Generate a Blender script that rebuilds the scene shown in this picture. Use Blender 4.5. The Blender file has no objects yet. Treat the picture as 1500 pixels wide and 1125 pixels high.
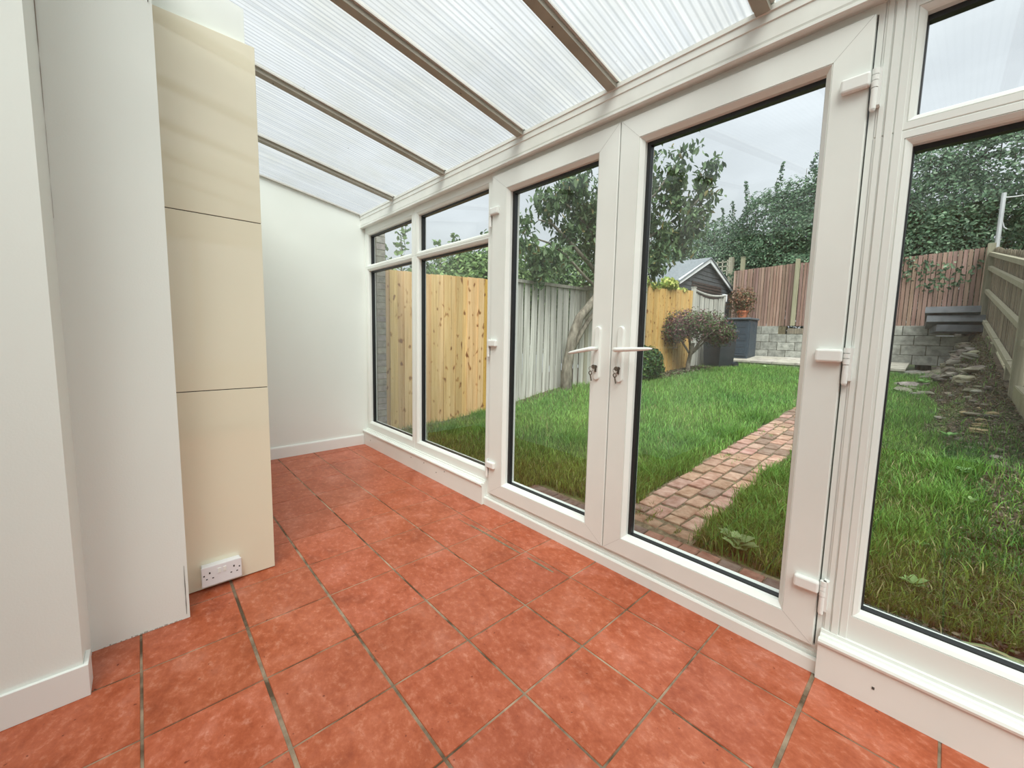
import bpy, bmesh, math, random
import numpy as np
from mathutils import Vector, Matrix

random.seed(7)
rng = np.random.default_rng(11)
SC = bpy.context.scene
COL = SC.collection

# ------------------------------------------------------------------ camera
# world: x runs along the glazed wall away from the camera, -y goes out to the garden, z up
cam_d = bpy.data.cameras.new('camera')
cam = bpy.data.objects.new('camera', cam_d)
COL.objects.link(cam)
RIGHT = Vector((-0.6752, -0.7373, 0.0203))
DOWN = Vector((-0.0869, 0.0522, -0.9948))
FWD = RIGHT.cross(DOWN).normalized()
UP = -DOWN
RIGHT = FWD.cross(UP).normalized()
UP = RIGHT.cross(FWD).normalized()
M = Matrix((RIGHT, UP, -FWD)).transposed().to_4x4()
M.translation = Vector((-1.2336, 1.5907, 1.2513))
cam.matrix_world = M
cam_d.sensor_width = 36.0
cam_d.lens = 589.4 / 1500 * 36.0
cam_d.shift_x = (750 - 747.0) / 1500
cam_d.shift_y = (549.3 - 562.5) / 1500
cam_d.clip_start = 0.02
cam_d.clip_end = 200
SC.camera = cam

# ------------------------------------------------------------------ sky and light
W = bpy.data.worlds.new('overcast_sky')
SC.world = W
W.use_nodes = True
wn, wl = W.node_tree.nodes, W.node_tree.links
wn.clear()
w_out = wn.new('ShaderNodeOutputWorld')
w_bg = wn.new('ShaderNodeBackground')
w_tc = wn.new('ShaderNodeTexCoord')
w_sep = wn.new('ShaderNodeSeparateXYZ')
w_ramp = wn.new('ShaderNodeValToRGB')          # overcast sky: brighter overhead than at the horizon
w_ramp.color_ramp.elements[0].position = 0.0
w_ramp.color_ramp.elements[0].color = (0.20, 0.215, 0.225, 1)
w_ramp.color_ramp.elements[1].position = 1.0
w_ramp.color_ramp.elements[1].color = (0.66, 0.69, 0.68, 1)
e = w_ramp.color_ramp.elements.new(0.42)
e.color = (0.36, 0.385, 0.41, 1)
w_map = wn.new('ShaderNodeMapping')
w_map.inputs['Scale'].default_value = (1.0, 1.0, 2.6)
w_noi = wn.new('ShaderNodeTexNoise')
w_noi.inputs['Scale'].default_value = 2.1
w_noi.inputs['Detail'].default_value = 6
w_noi.inputs['Roughness'].default_value = 0.55
w_nr = wn.new('ShaderNodeMapRange')
w_nr.inputs['From Min'].default_value = 0.35
w_nr.inputs['From Max'].default_value = 0.68
w_nr.inputs['To Min'].default_value = 0.86
w_nr.inputs['To Max'].default_value = 1.12
w_mul = wn.new('ShaderNodeVectorMath')
w_mul.operation = 'SCALE'
wl.new(w_tc.outputs['Generated'], w_sep.inputs[0])
wl.new(w_sep.outputs['Z'], w_ramp.inputs['Fac'])
wl.new(w_tc.outputs['Generated'], w_map.inputs['Vector'])
wl.new(w_map.outputs['Vector'], w_noi.inputs['Vector'])
wl.new(w_noi.outputs['Fac'], w_nr.inputs['Value'])
wl.new(w_ramp.outputs['Color'], w_mul.inputs[0])
wl.new(w_nr.outputs['Result'], w_mul.inputs['Scale'])
wl.new(w_mul.outputs['Vector'], w_bg.inputs['Color'])
w_bg.inputs['Strength'].default_value = 1.9
wl.new(w_bg.outputs[0], w_out.inputs[0])

sun_d = bpy.data.lights.new('sun', 'SUN')       # sun behind cloud: very soft
sun_d.energy = 4.3
sun_d.angle = math.radians(42)
sun_d.color = (0.975, 1.0, 0.965)
sun = bpy.data.objects.new('sun', sun_d)
COL.objects.link(sun)
sun.location = (0, -4, 9)
sun.rotation_euler = (math.radians(-24), math.radians(-29), 0)

vs = SC.view_settings
SC.display_settings.display_device = 'sRGB'
vs.view_transform = 'Standard'
vs.look = 'None'
vs.gamma = 1
vs.use_curve_mapping = False
vs.exposure = 0.42


# ------------------------------------------------------------------ materials
class NT:
    def __init__(s, name):
        s.m = bpy.data.materials.new(name)
        s.m.use_nodes = True
        s.t = s.m.node_tree
        s.t.nodes.clear()
        s.out = s.n('OutputMaterial')

    def n(s, t, **kw):
        nd = s.t.nodes.new('ShaderNode' + t)
        for k, v in kw.items():
            if k in ('operation', 'data_type', 'blend_type') or hasattr(nd, k):
                setattr(nd, k, v)
            else:
                nd.inputs[k].default_value = v
        return nd

    def l(s, a, b):
        s.t.links.new(a, b)

    def princ(s, col=(0.8, 0.8, 0.8), rough=0.5, spec=0.5, metal=0.0):
        p = s.n('BsdfPrincipled')
        p.inputs['Base Color'].default_value = (*col, 1)
        p.inputs['Roughness'].default_value = rough
        p.inputs['Specular IOR Level'].default_value = spec
        p.inputs['Metallic'].default_value = metal
        s.l(p.outputs[0], s.out.inputs[0])
        return p

    def coord(s, scale=(1, 1, 1), rot=(0, 0, 0), kind='Object'):
        c = s.n('TexCoord')
        mp = s.n('Mapping')
        mp.inputs['Scale'].default_value = scale
        mp.inputs['Rotation'].default_value = rot
        s.l(c.outputs[kind], mp.inputs[0])
        return mp.outputs[0]

    def noise(s, vec, scale=5, detail=4, rough=0.5, dist=0.0):
        q = s.n('TexNoise')
        q.inputs['Scale'].default_value = scale
        q.inputs['Detail'].default_value = detail
        q.inputs['Roughness'].default_value = rough
        q.inputs['Distortion'].default_value = dist
        s.l(vec, q.inputs['Vector'])
        return q.outputs['Fac']

    def ramp(s, fac, stops):
        r = s.n('ValToRGB')
        cr = r.color_ramp
        while len(cr.elements) < len(stops):
            cr.elements.new(0.5)
        for e_, (p, c) in zip(cr.elements, stops):
            e_.position = p
            e_.color = (*c, 1) if len(c) == 3 else c
        s.l(fac, r.inputs[0])
        return r.outputs[0]

    def mix(s, fac, a, b, mode='MIX'):
        q = s.n('Mix', data_type='RGBA', blend_type=mode)
        for v, sock in ((fac, q.inputs[0]), (a, q.inputs[6]), (b, q.inputs[7])):
            if isinstance(v, (int, float)):
                sock.default_value = v
            elif isinstance(v, tuple):
                sock.default_value = (*v, 1)
            else:
                s.l(v, sock)
        return q.outputs[2]

    def bump(s, h, strength=0.3, dist=0.01, p=None):
        b = s.n('Bump')
        b.inputs['Strength'].default_value = strength
        b.inputs['Distance'].default_value = dist
        s.l(h, b.inputs['Height'])
        if p:
            s.l(b.outputs[0], p.inputs['Normal'])
        return b.outputs[0]

    def attr(s, name='tint'):
        a = s.n('Attribute')
        a.attribute_name = name
        return a.outputs['Color']


def plain(name, col, rough=0.5, spec=0.5, metal=0.0, var=0.0, vscale=6, bump=0.0, bscale=80):
    t = NT(name)
    p = t.princ(col, rough, spec, metal)
    v = t.coord()
    if var:
        f = t.noise(v, vscale, 5)
        a = tuple(max(0, c * (1 - var)) for c in col)
        b = tuple(min(1, c * (1 + var)) for c in col)
        t.l(t.ramp(f, [(0.3, a), (0.7, b)]), p.inputs['Base Color'])
    if bump:
        t.bump(t.noise(v, bscale, 3), bump, 0.004, p)
    return t.m


UPVC = plain('white_upvc', (0.835, 0.855, 0.815), 0.32, 0.5, var=0.02, vscale=4)
UPVC_OLD = plain('aged_white_upvc', (0.79, 0.80, 0.755), 0.38, 0.45, var=0.05, vscale=9)
PAINT = plain('white_wall_paint', (0.845, 0.88, 0.835), 0.62, 0.35, var=0.012, vscale=2, bump=0.08, bscale=160)
SKIRT = plain('white_gloss_paint', (0.86, 0.875, 0.845), 0.35, 0.5)
SEAM = plain('shadow_gap', (0.10, 0.09, 0.08), 0.8, 0.2)
GREYSEAM = plain('mitre_line', (0.45, 0.44, 0.42), 0.7, 0.2)
RUBBER = plain('black_rubber_gasket', (0.012, 0.013, 0.014), 0.45, 0.5)
SPACER = plain('grey_spacer_bar', (0.30, 0.31, 0.32), 0.35, 0.5, metal=0.6)
CREAM = plain('cream_laminate', (0.84, 0.79, 0.62), 0.05, 0.9, var=0.01, vscale=3)
CREAMEDGE = plain('pale_board_edge', (0.84, 0.80, 0.72), 0.4)
SOCKET = plain('white_socket_plastic', (0.84, 0.84, 0.86), 0.28, 0.5)
HOLE = plain('dark_socket_hole', (0.03, 0.03, 0.03), 0.6)
KEYM = plain('dull_key_metal', (0.20, 0.17, 0.14), 0.35, 0.5, metal=0.85, var=0.3, vscale=90)
RAFT = plain('taupe_glazing_bar', (0.36, 0.335, 0.275), 0.5, 0.4, var=0.10, vscale=12)
RAFTL = plain('pale_glazing_cap', (0.66, 0.65, 0.61), 0.4, 0.4, var=0.06, vscale=14)


def mat_glass(name, tint=(0.965, 0.98, 0.975), refl=1.0):
    t = NT(name)
    tr = t.n('BsdfTransparent')
    tr.inputs[0].default_value = (*tint, 1)
    gl = t.n('BsdfGlossy')
    gl.inputs['Roughness'].default_value = 0.0
    gl.inputs['Color'].default_value = (refl, refl, refl, 1)
    # reflectance of one glass surface, the same from both sides
    g = t.n('NewGeometry')
    dt = t.n('VectorMath', operation='DOT_PRODUCT')
    t.l(g.outputs['Normal'], dt.inputs[0])
    t.l(g.outputs['Incoming'], dt.inputs[1])
    ab = t.n('Math', operation='ABSOLUTE')
    t.l(dt.outputs['Value'], ab.inputs[0])
    om = t.n('Math', operation='SUBTRACT')
    om.inputs[0].default_value = 1.0
    t.l(ab.outputs[0], om.inputs[1])
    pw = t.n('Math', operation='POWER')
    pw.inputs[1].default_value = 5.0
    t.l(om.outputs[0], pw.inputs[0])
    fr = t.n('Math', operation='MULTIPLY_ADD')
    fr.inputs[1].default_value = 0.95
    fr.inputs[2].default_value = 0.045
    t.l(pw.outputs[0], fr.inputs[0])
    mx = t.n('MixShader')
    t.l(fr.outputs[0], mx.inputs[0])
    t.l(tr.outputs[0], mx.inputs[1])
    t.l(gl.outputs[0], mx.inputs[2])
    t.l(mx.outputs[0], t.out.inputs[0])
    return t.m


GLASS = mat_glass('window_glass')


def mat_poly():
    t = NT('twinwall_polycarbonate')
    v = t.coord()
    sep = t.n('SeparateXYZ')
    t.l(v, sep.inputs[0])
    m1 = t.n('Math', operation='MULTIPLY')
    m1.inputs[1].default_value = 2 * math.pi / 0.027
    t.l(sep.outputs['X'], m1.inputs[0])
    sn = t.n('Math', operation='SINE')
    t.l(m1.outputs[0], sn.inputs[0])
    mr = t.n('MapRange')
    mr.inputs['From Min'].default_value = 0.15
    mr.inputs['From Max'].default_value = 1.75
    t.l(sn.outputs[0], mr.inputs['Value'])
    # slow streaks along the sheet
    st = t.noise(t.coord((34, 0.5, 1)), 1.5, 4)
    sm = t.ramp(st, [(0.3, (0.68, 0.70, 0.71)), (0.7, (0.86, 0.865, 0.84))])
    dirt = t.noise(t.coord((1.2, 1, 1)), 3.0, 6, 0.6)
    dm = t.ramp(dirt, [(0.3, (0.93, 0.92, 0.87)), (0.6, (1, 1, 1))])
    body = t.mix(1.0, sm, dm, 'MULTIPLY')
    col = t.mix(mr.outputs[0], body, (0.42, 0.44, 0.43))
    spec = t.noise(v, 38, 2, 0.7)
    sp = t.ramp(spec, [(0.735, (1, 1, 1)), (0.77, (0.55, 0.54, 0.5))])
    col = t.mix(1.0, col, sp, 'MULTIPLY')
    tr = t.n('BsdfTransparent')
    tl = t.n('BsdfTranslucent')
    df = t.n('BsdfDiffuse')
    gl = t.n('BsdfGlossy')
    gl.inputs['Roughness'].default_value = 0.15
    for b in (tr, tl, df):
        t.l(col, b.inputs['Color'])
    a = t.n('MixShader')
    a.inputs[0].default_value = 0.14
    t.l(tr.outputs[0], a.inputs[1])
    t.l(tl.outputs[0], a.inputs[2])
    b = t.n('MixShader')
    b.inputs[0].default_value = 0.06
    t.l(a.outputs[0], b.inputs[1])
    t.l(df.outputs[0], b.inputs[2])
    c = t.n('MixShader')
    c.inputs[0].default_value = 0.05
    t.l(b.outputs[0], c.inputs[1])
    t.l(gl.outputs[0], c.inputs[2])
    t.l(c.outputs[0], t.out.inputs[0])
    return t.m


POLY = mat_poly()


def mat_tile():
    t = NT('terracotta_tile')
    p = t.princ((0.5, 0.15, 0.08), 0.34, 0.5)
    v = t.coord((1, 1.25, 1), (0, 0, 0.5))
    big = t.noise(v, 4.2, 7, 0.66, 0.3)
    c1 = t.ramp(big, [(0.32, (0.22, 0.040, 0.008)), (0.44, (0.34, 0.078, 0.026)), (0.55, (0.42, 0.122, 0.062)),
                      (0.68, (0.54, 0.235, 0.175))])
    fine = t.noise(v, 26, 9, 0.74, 0.15)
    c2 = t.ramp(fine, [(0.36, (0.26, 0.050, 0.014)), (0.53, (0.42, 0.115, 0.052)), (0.68, (0.66, 0.36, 0.28))])
    c = t.mix(0.45, c1, c2)
    c = t.mix(1.0, c, (1.09, 0.94, 0.84), 'MULTIPLY')
    c = t.mix(1.0, c, t.attr(), 'MULTIPLY')
    dots = t.noise(t.coord(), 55, 1, 0.5)
    dk = t.ramp(dots, [(0.74, (1, 1, 1)), (0.79, (0.4, 0.28, 0.24))])
    c = t.mix(1.0, c, dk, 'MULTIPLY')
    t.l(c, p.inputs['Base Color'])
    rr = t.n('MapRange')
    rr.inputs['To Min'].default_value = 0.27
    rr.inputs['To Max'].default_value = 0.50
    t.l(fine, rr.inputs['Value'])
    t.l(rr.outputs[0], p.inputs['Roughness'])
    t.bump(fine, 0.12, 0.003, p)
    return t.m


TILE = mat_tile()


def mat_noise2(name, c_a, c_b, scale, rough=0.8, bump=0.3, bdist=0.01, detail=6, tint=False, sx=(1, 1, 1), pos=(0.35, 0.65),
               spec=0.3):
    t = NT(name)
    p = t.princ(c_a, rough, spec)
    v = t.coord(sx)
    f = t.noise(v, scale, detail, 0.6)
    c = t.ramp(f, [(pos[0], c_a), (pos[1], c_b)])
    if tint:
        c = t.mix(1.0, c, t.attr(), 'MULTIPLY')
    t.l(c, p.inputs['Base Color'])
    if bump:
        t.bump(f, bump, bdist, p)
    return t.m


GROUT = mat_noise2('floor_grout', (0.095, 0.062, 0.036), (0.42, 0.32, 0.225), 5, 0.9, 0.3, 0.004, detail=10, pos=(0.40, 0.64))
GOUGE = mat_noise2('worn_mortar', (0.15, 0.11, 0.07), (0.30, 0.23, 0.15), 60, 0.95, 0.4, 0.004)
BRICK = mat_noise2('path_brick', (0.27, 0.155, 0.11), (0.44, 0.30, 0.235), 14, 0.85, 0.4, 0.01, tint=True)
MORTAR = mat_noise2('sandy_joint', (0.06, 0.05, 0.03), (0.20, 0.17, 0.105), 22, 0.95, 0.5, 0.01)
SOIL = mat_noise2('dark_soil', (0.035, 0.026, 0.018), (0.14, 0.105, 0.07), 9, 0.95, 0.8, 0.05, 10)
TURF = mat_noise2('turf_ground', (0.045, 0.075, 0.018), (0.13, 0.16, 0.05), 6, 0.95, 0.5, 0.03, 8)
BLOCK = mat_noise2('concrete_block', (0.22, 0.22, 0.20), (0.44, 0.435, 0.40), 7, 0.9, 0.5, 0.01, tint=True)
SLAB = mat_noise2('concrete_slab', (0.30, 0.275, 0.23), (0.48, 0.45, 0.39), 6, 0.9, 0.3, 0.01, tint=True)
STONE = mat_noise2('rubble_stone', (0.10, 0.085, 0.065), (0.30, 0.275, 0.225), 6, 0.95, 0.7, 0.03, tint=True)
HBRICK = mat_noise2('grey_brick', (0.15, 0.13, 0.12), (0.30, 0.27, 0.24), 16, 0.9, 0.5, 0.01, tint=True)
SLATE = plain('dark_slate_slab', (0.10, 0.105, 0.115), 0.55, 0.4, var=0.3, vscale=8)
FELT = mat_noise2('grey_roof_felt', (0.13, 0.145, 0.16), (0.22, 0.24, 0.255), 20, 0.9, 0.2)
SHED = plain('dark_grey_boarding', (0.075, 0.082, 0.09), 0.6, 0.4, var=0.25, vscale=8)
DKBROWN = plain('dark_brown_slats', (0.05, 0.032, 0.028), 0.6, 0.3, var=0.3, vscale=10)
WHITEB = plain('white_bargeboard', (0.82, 0.83, 0.84), 0.4)
BINM = plain('black_bin_plastic', (0.022, 0.027, 0.034), 0.42, 0.5, var=0.15, vscale=5)
BINL = plain('faded_bin_plastic', (0.05, 0.058, 0.066), 0.5, 0.5, var=0.15, vscale=5)
BOXM = plain('slate_blue_box_plastic', (0.045, 0.06, 0.078), 0.5, 0.4, var=0.12, vscale=6)
TERRA = plain('terracotta_pot_clay', (0.55, 0.19, 0.10), 0.75, 0.3, var=0.12, vscale=20)
METPOLE = plain('galvanised_pole', (0.55, 0.56, 0.56), 0.4, 0.5, metal=0.3, var=0.1)


def mat_wood(name, a, b, knots=True, tint=True, rough=0.75, grain=(38, 38, 1.2)):
    t = NT(name)
    p = t.princ(a, rough, 0.25)
    v = t.coord(grain)
    f = t.noise(v, 1.0, 6, 0.62, 0.6)
    c = t.ramp(f, [(0.3, a), (0.7, b)])
    if knots:
        k = t.noise(t.coord((17, 17, 10)), 1.0, 1, 0.3)
        km = t.ramp(k, [(0.66, (1, 1, 1)), (0.70, (0.72, 0.58, 0.42)), (0.76, (0.33, 0.19, 0.10))])
        c = t.mix(1.0, c, km, 'MULTIPLY')
    if tint:
        c = t.mix(1.0, c, t.attr(), 'MULTIPLY')
    t.l(c, p.inputs['Base Color'])
    t.bump(f, 0.25, 0.006, p)
    return t.m


W_YEL = mat_wood('new_pine_board', (0.46, 0.28, 0.11), (0.68, 0.48, 0.25))
W_WHT = mat_wood('limewashed_board', (0.30, 0.285, 0.255), (0.62, 0.61, 0.565), knots=False)
W_RED = mat_wood('red_brown_board', (0.20, 0.115, 0.09), (0.42, 0.29, 0.235), knots=False)
W_GRY = mat_wood('weathered_board', (0.12, 0.10, 0.075), (0.32, 0.275, 0.21), knots=False)
W_POST = mat_wood('pale_timber_post', (0.27, 0.255, 0.185), (0.48, 0.45, 0.36), knots=False)


def mat_leaf(name, trans=0.35, rough=0.5, mulc=(1, 1, 1), both=True):
    t = NT(name)
    p = t.n('BsdfPrincipled')
    p.inputs['Roughness'].default_value = rough
    p.inputs['Specular IOR Level'].default_value = 0.3
    a = t.attr()
    c = t.mix(1.0, a, mulc, 'MULTIPLY')
    t.l(c, p.inputs['Base Color'])
    tl = t.n('BsdfTranslucent')
    t.l(c, tl.inputs['Color'])
    mx = t.n('MixShader')
    mx.inputs[0].default_value = trans
    t.l(p.outputs[0], mx.inputs[1])
    t.l(tl.outputs[0], mx.inputs[2])
    t.l(mx.outputs[0], t.out.inputs[0])
    return t.m


LEAF = mat_leaf('leaf')
GRASS = mat_leaf('grass_blade', 0.30, 0.55)
BARK = mat_noise2('grey_bark', (0.10, 0.085, 0.065), (0.27, 0.24, 0.19), 14, 0.9, 0.7, 0.02, sx=(1, 1, 0.35))


# ------------------------------------------------------------------ mesh helpers
class MB:
    """collects shapes into ONE mesh"""
    def __init__(s):
        s.v, s.f, s.m, s.c = [], [], [], []

    def add(s, vs_, fs, mi=0, tint=(1, 1, 1)):
        o = len(s.v)
        s.v += [tuple(p) for p in vs_]
        s.f += [tuple(i + o for i in f) for f in fs]
        s.m += [mi] * len(fs)
        s.c += [tint] * len(vs_)
        return s

    def box(s, x0, x1, y0, y1, z0, z1, mi=0, tint=(1, 1, 1)):
        x0, x1 = min(x0, x1), max(x0, x1)
        y0, y1 = min(y0, y1), max(y0, y1)
        z0, z1 = min(z0, z1), max(z0, z1)
        vs_ = [(x, y, z) for z in (z0, z1) for y in (y0, y1) for x in (x0, x1)]
        return s.add(vs_, [(0, 2, 3, 1), (4, 5, 7, 6), (0, 1, 5, 4), (2, 6, 7, 3), (0, 4, 6, 2), (1, 3, 7, 5)], mi, tint)

    def cbox(s, x0, x1, y0, y1, z0, z1, b=0.003, mi=0, tint=(1, 1, 1)):
        """box with chamfered edges"""
        bm = bmesh.new()
        bmesh.ops.create_cube(bm, size=1)
        for v in bm.verts:
            v.co = Vector(((x0 + x1) / 2 + v.co.x * (x1 - x0), (y0 + y1) / 2 + v.co.y * (y1 - y0), (z0 + z1) / 2 + v.co.z * (z1 - z0)))
        bmesh.ops.bevel(bm, geom=bm.edges[:], offset=b, segments=2, profile=0.5, affect='EDGES')
        bm.verts.index_update()
        s.add([v.co[:] for v in bm.verts], [tuple(v.index for v in f.verts) for f in bm.faces], mi, tint)
        bm.free()
        return s

    def obox(s, c, ax, ay, az, hx, hy, hz, mi=0, tint=(1, 1, 1)):
        c = Vector(c)
        ax, ay, az = Vector(ax).normalized(), Vector(ay).normalized(), Vector(az).normalized()
        vs_ = [c + ax * hx * i + ay * hy * j + az * hz * k for k in (-1, 1) for j in (-1, 1) for i in (-1, 1)]
        return s.add(vs_, [(0, 2, 3, 1), (4, 5, 7, 6), (0, 1, 5, 4), (2, 6, 7, 3), (0, 4, 6, 2), (1, 3, 7, 5)], mi, tint)

    def beam(s, a, b, w, h, up=(0, 0, 1), mi=0, tint=(1, 1, 1)):
        a, b = Vector(a), Vector(b)
        d = (b - a)
        L = d.length
        d.normalize()
        sx = d.cross(Vector(up)).normalized()
        u = sx.cross(d)
        return s.obox((a + b) / 2, d, sx, u, L / 2, w / 2, h / 2, mi, tint)

    def tube(s, pts, rad, n=8, mi=0, tint=(1, 1, 1), caps=True):
        pts = [Vector(p) for p in pts]
        rad = rad if isinstance(rad, (list, tuple)) else [rad] * len(pts)
        vs_, fs = [], []
        prev = None
        for i, p in enumerate(pts):
            d = (pts[min(i + 1, len(pts) - 1)] - pts[max(i - 1, 0)]).normalized()
            if prev is None:
                r = d.orthogonal().normalized()
            else:
                r = (prev - d * prev.dot(d)).normalized()
            prev = r
            q = d.cross(r)
            for k in range(n):
                t = 2 * math.pi * k / n
                vs_.append(p + (r * math.cos(t) + q * math.sin(t)) * rad[i])
        for i in range(len(pts) - 1):
            for k in range(n):
                a, b = i * n + k, i * n + (k + 1) % n
                fs.append((a, b, b + n, a + n))
        if caps:
            fs.append(tuple(range(n))[::-1])
            fs.append(tuple((len(pts) - 1) * n + k for k in range(n)))
        return s.add(vs_, fs, mi, tint)

    def lathe(s, prof, c=(0, 0, 0), n=20, mi=0, tint=(1, 1, 1)):
        vs_, fs = [], []
        for r, z in prof:
            for k in range(n):
                t = 2 * math.pi * k / n
                vs_.append((c[0] + r * math.cos(t), c[1] + r * math.sin(t), c[2] + z))
        for i in range(len(prof) - 1):
            for k in range(n):
                a, b = i * n + k, i * n + (k + 1) % n
                fs.append((a, b, b + n, a + n))
        fs.append(tuple(range(n))[::-1])
        fs.append(tuple((len(prof) - 1) * n + k for k in range(n)))
        return s.add(vs_, fs, mi, tint)

    def extrude_x(s, prof, x0, x1, mi=0, tint=(1, 1, 1)):
        """closed profile of (y, z) points run along x"""
        n = len(prof)
        vs_ = [(x0, y, z) for y, z in prof] + [(x1, y, z) for y, z in prof]
        fs = [(i, (i + 1) % n, n + (i + 1) % n, n + i) for i in range(n)]
        fs += [tuple(range(n))[::-1], tuple(range(n, 2 * n))]
        return s.add(vs_, fs, mi, tint)

    def rings(s, loops, mi=0):
        """rectangular loops (x0,x1,z0,z1,y) bridged one after another: mitred frame"""
        vs_, fs = [], []
        for (x0, x1, z0, z1, y) in loops:
            vs_ += [(x0, y, z0), (x1, y, z0), (x1, y, z1), (x0, y, z1)]
        for i in range(len(loops)):
            j = (i + 1) % len(loops)
            for k in range(4):
                a, b = i * 4 + k, i * 4 + (k + 1) % 4
                c, d = j * 4 + (k + 1) % 4, j * 4 + k
                fs.append((a, b, c, d))
        return s.add(vs_, fs, mi)

    def build(s, name, mats, parent=None, smooth=False, fix=True):
        me = bpy.data.meshes.new(name)
        me.from_pydata(s.v, [], s.f)
        mats = mats if isinstance(mats, (list, tuple)) else [mats]
        for m_ in mats:
            me.materials.append(m_)
        if len(mats) > 1:
            me.polygons.foreach_set('material_index', s.m)
        a = me.color_attributes.new('tint', 'FLOAT_COLOR', 'POINT')
        a.data.foreach_set('color', [x for c in s.c for x in (*c, 1.0)])
        if smooth:
            me.polygons.foreach_set('use_smooth', [True] * len(me.polygons))
        if fix:
            bm = bmesh.new()
            bm.from_mesh(me)
            bmesh.ops.recalc_face_normals(bm, faces=bm.faces[:])
            bm.to_mesh(me)
            bm.free()
        me.update()
        o = bpy.data.objects.new(name, me)
        COL.objects.link(o)
        if parent:
            o.parent = parent
            o.matrix_parent_inverse = Matrix.Translation(-Vector(parent.location)) if parent.rotation_euler.z == 0 else parent.matrix_basis.inverted()
        return o


def empty(name, loc=(0, 0, 0)):
    o = bpy.data.objects.new(name, None)
    o.empty_display_size = 0.1
    COL.objects.link(o)
    o.location = loc
    return o


def tag(o, label=None, cat=None, group=None, kind=None):
    if label:
        o['label'] = label
    if cat:
        o['category'] = cat
    if group:
        o['group'] = group
    if kind:
        o['kind'] = kind
    return o


def struct(o, label, cat):
    return tag(o, label, cat, kind='structure')


def jit(a=0.1, b=None):
    k = 1 + random.uniform(-a, a)
    return (k, k * (1 + random.uniform(-a, a) * 0.3), k * (1 + random.uniform(-a, a) * 0.4))


# ================================================================== SETTING: the room
YF = -0.218      # line where the glazed wall meets the floor
RS = 0.175       # roof slope


def roofz(y):
    return 2.492 + RS * (y + 0.2)


# floor: grout bed with each tile standing on it
fl = MB()
fl.box(-2.75, 3.30, -0.30, 4.3, -0.12, -0.0025, 1)
ys = [YF - 0.05] + [0.33 * i for i in range(0, 14)]
xs = [-2.75] + [-0.33 * j for j in range(8, -11, -1)]
dev = {-8: 0.012, -7: -0.004, -6: -0.012, -5: -0.005, 2: 0.004, 3: -0.003}
xs = [x + dev.get(round(-x / 0.33), 0) for x in xs]
for a in range(len(xs) - 1):
    for b in range(len(ys) - 1):
        gy0 = {5: .009, 4: .0075, 3: .006, 2: .005, 1: .004}.get(b, .005)
        gy1 = {4: .009, 3: .0075, 2: .006, 1: .005, 0: .004}.get(b, .005)
        gx = 0.0040
        gx0 = 0.010 if abs(xs[a] + 0.99) < 0.03 else gx
        gx1 = 0.010 if abs(xs[a + 1] + 0.99) < 0.03 else gx
        x0, x1 = xs[a] + gx0 / 2 + random.uniform(0, .001), xs[a + 1] - gx1 / 2 - random.uniform(0, .001)
        y0, y1 = ys[b] + gy0 / 2 + random.uniform(0, .001), ys[b + 1] - gy1 / 2 - random.uniform(0, .001)
        c = .0022
        t = jit(0.07)
        vs_ = [(x0, y0, -.004), (x1, y0, -.004), (x1, y1, -.004), (x0, y1, -.004),
               (x0 + c, y0 + c, 0), (x1 - c, y0 + c, 0), (x1 - c, y1 - c, 0), (x0 + c, y1 - c, 0)]
        fl.add(vs_, [(4, 5, 6, 7), (0, 1, 5, 4), (1, 2, 6, 5), (2, 3, 7, 6), (3, 0, 4, 7)], 0, t)
# two worn strips of mortar on the tiles in front of the doors
for (xa, ya, xb, yb, w) in ((0.80, 0.047, 0.335, 0.041, 0.016), (0.275, 0.040, 0.085, 0.035, 0.016), (0.92, 0.062, 0.72, 0.055, 0.006)):
    n = 14
    L, R_ = [], []
    for k in range(n + 1):
        t = k / n
        ww = w * (0.35 + 0.65 * math.sin(math.pi * min(max(t, .06), .94)) ** 0.5) * random.uniform(0.85, 1.1) / 2
        x, y = xa + (xb - xa) * t, ya + (yb - ya) * t
        L.append((x, y - ww, 0.0006))
        R_.append((x, y + ww, 0.0006))
    fl.add(L + R_, [(k, k + 1, n + 2 + k, n + 1 + k) for k in range(n)], 2)
struct(fl.build('floor', [TILE, GROUT, GOUGE], fix=False), 'square terracotta floor tiles with sandy and blackened grout lines', 'floor')

# end wall at the far end
ew = MB()
ew.add([(x, y, z) for x in (3.12, 3.26) for (y, z) in ((-0.33, 0.0), (1.60, 0.0), (1.60, roofz(1.60) - .003), (-0.33, roofz(-.2) - .02))],
       [(0, 1, 2, 3), (7, 6, 5, 4), (0, 4, 5, 1), (1, 5, 6, 2), (2, 6, 7, 3), (3, 7, 4, 0)])
struct(ew.build('wall_end', PAINT), 'plain white wall at the far end under the sloping roof', 'wall')
bb = MB()
bb.extrude_x([(0, 0)], 0, 0) if False else None
bb.add([(x, y, z) for y in (-0.203, 1.157) for (x, z) in ((3.12, 0), (3.12, .112), (3.108, .112), (3.104, .100), (3.104, 0))],
       [(0, 1, 2, 3, 4), (9, 8, 7, 6, 5), (0, 5, 6, 1), (1, 6, 7, 2), (2, 7, 8, 3), (3, 8, 9, 4), (4, 9, 5, 0)])
struct(bb.build('baseboard_end', SKIRT), 'white skirting board along the far end wall', 'baseboard')

# house wall behind the cream cupboard, from the cupboard to the end wall
hw = MB()
hw.add([(x, y, z) for x in (1.40, 3.12) for (y, z) in ((1.157, 0), (1.60, 0), (1.60, roofz(1.6) - .003), (1.157, roofz(1.157) - .003))],
       [(0, 1, 2, 3), (7, 6, 5, 4), (0, 4, 5, 1), (1, 5, 6, 2), (2, 6, 7, 3), (3, 7, 4, 0)])
struct(hw.build('wall_house', PAINT), 'white house wall running on behind the cream cupboard', 'wall')
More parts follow.
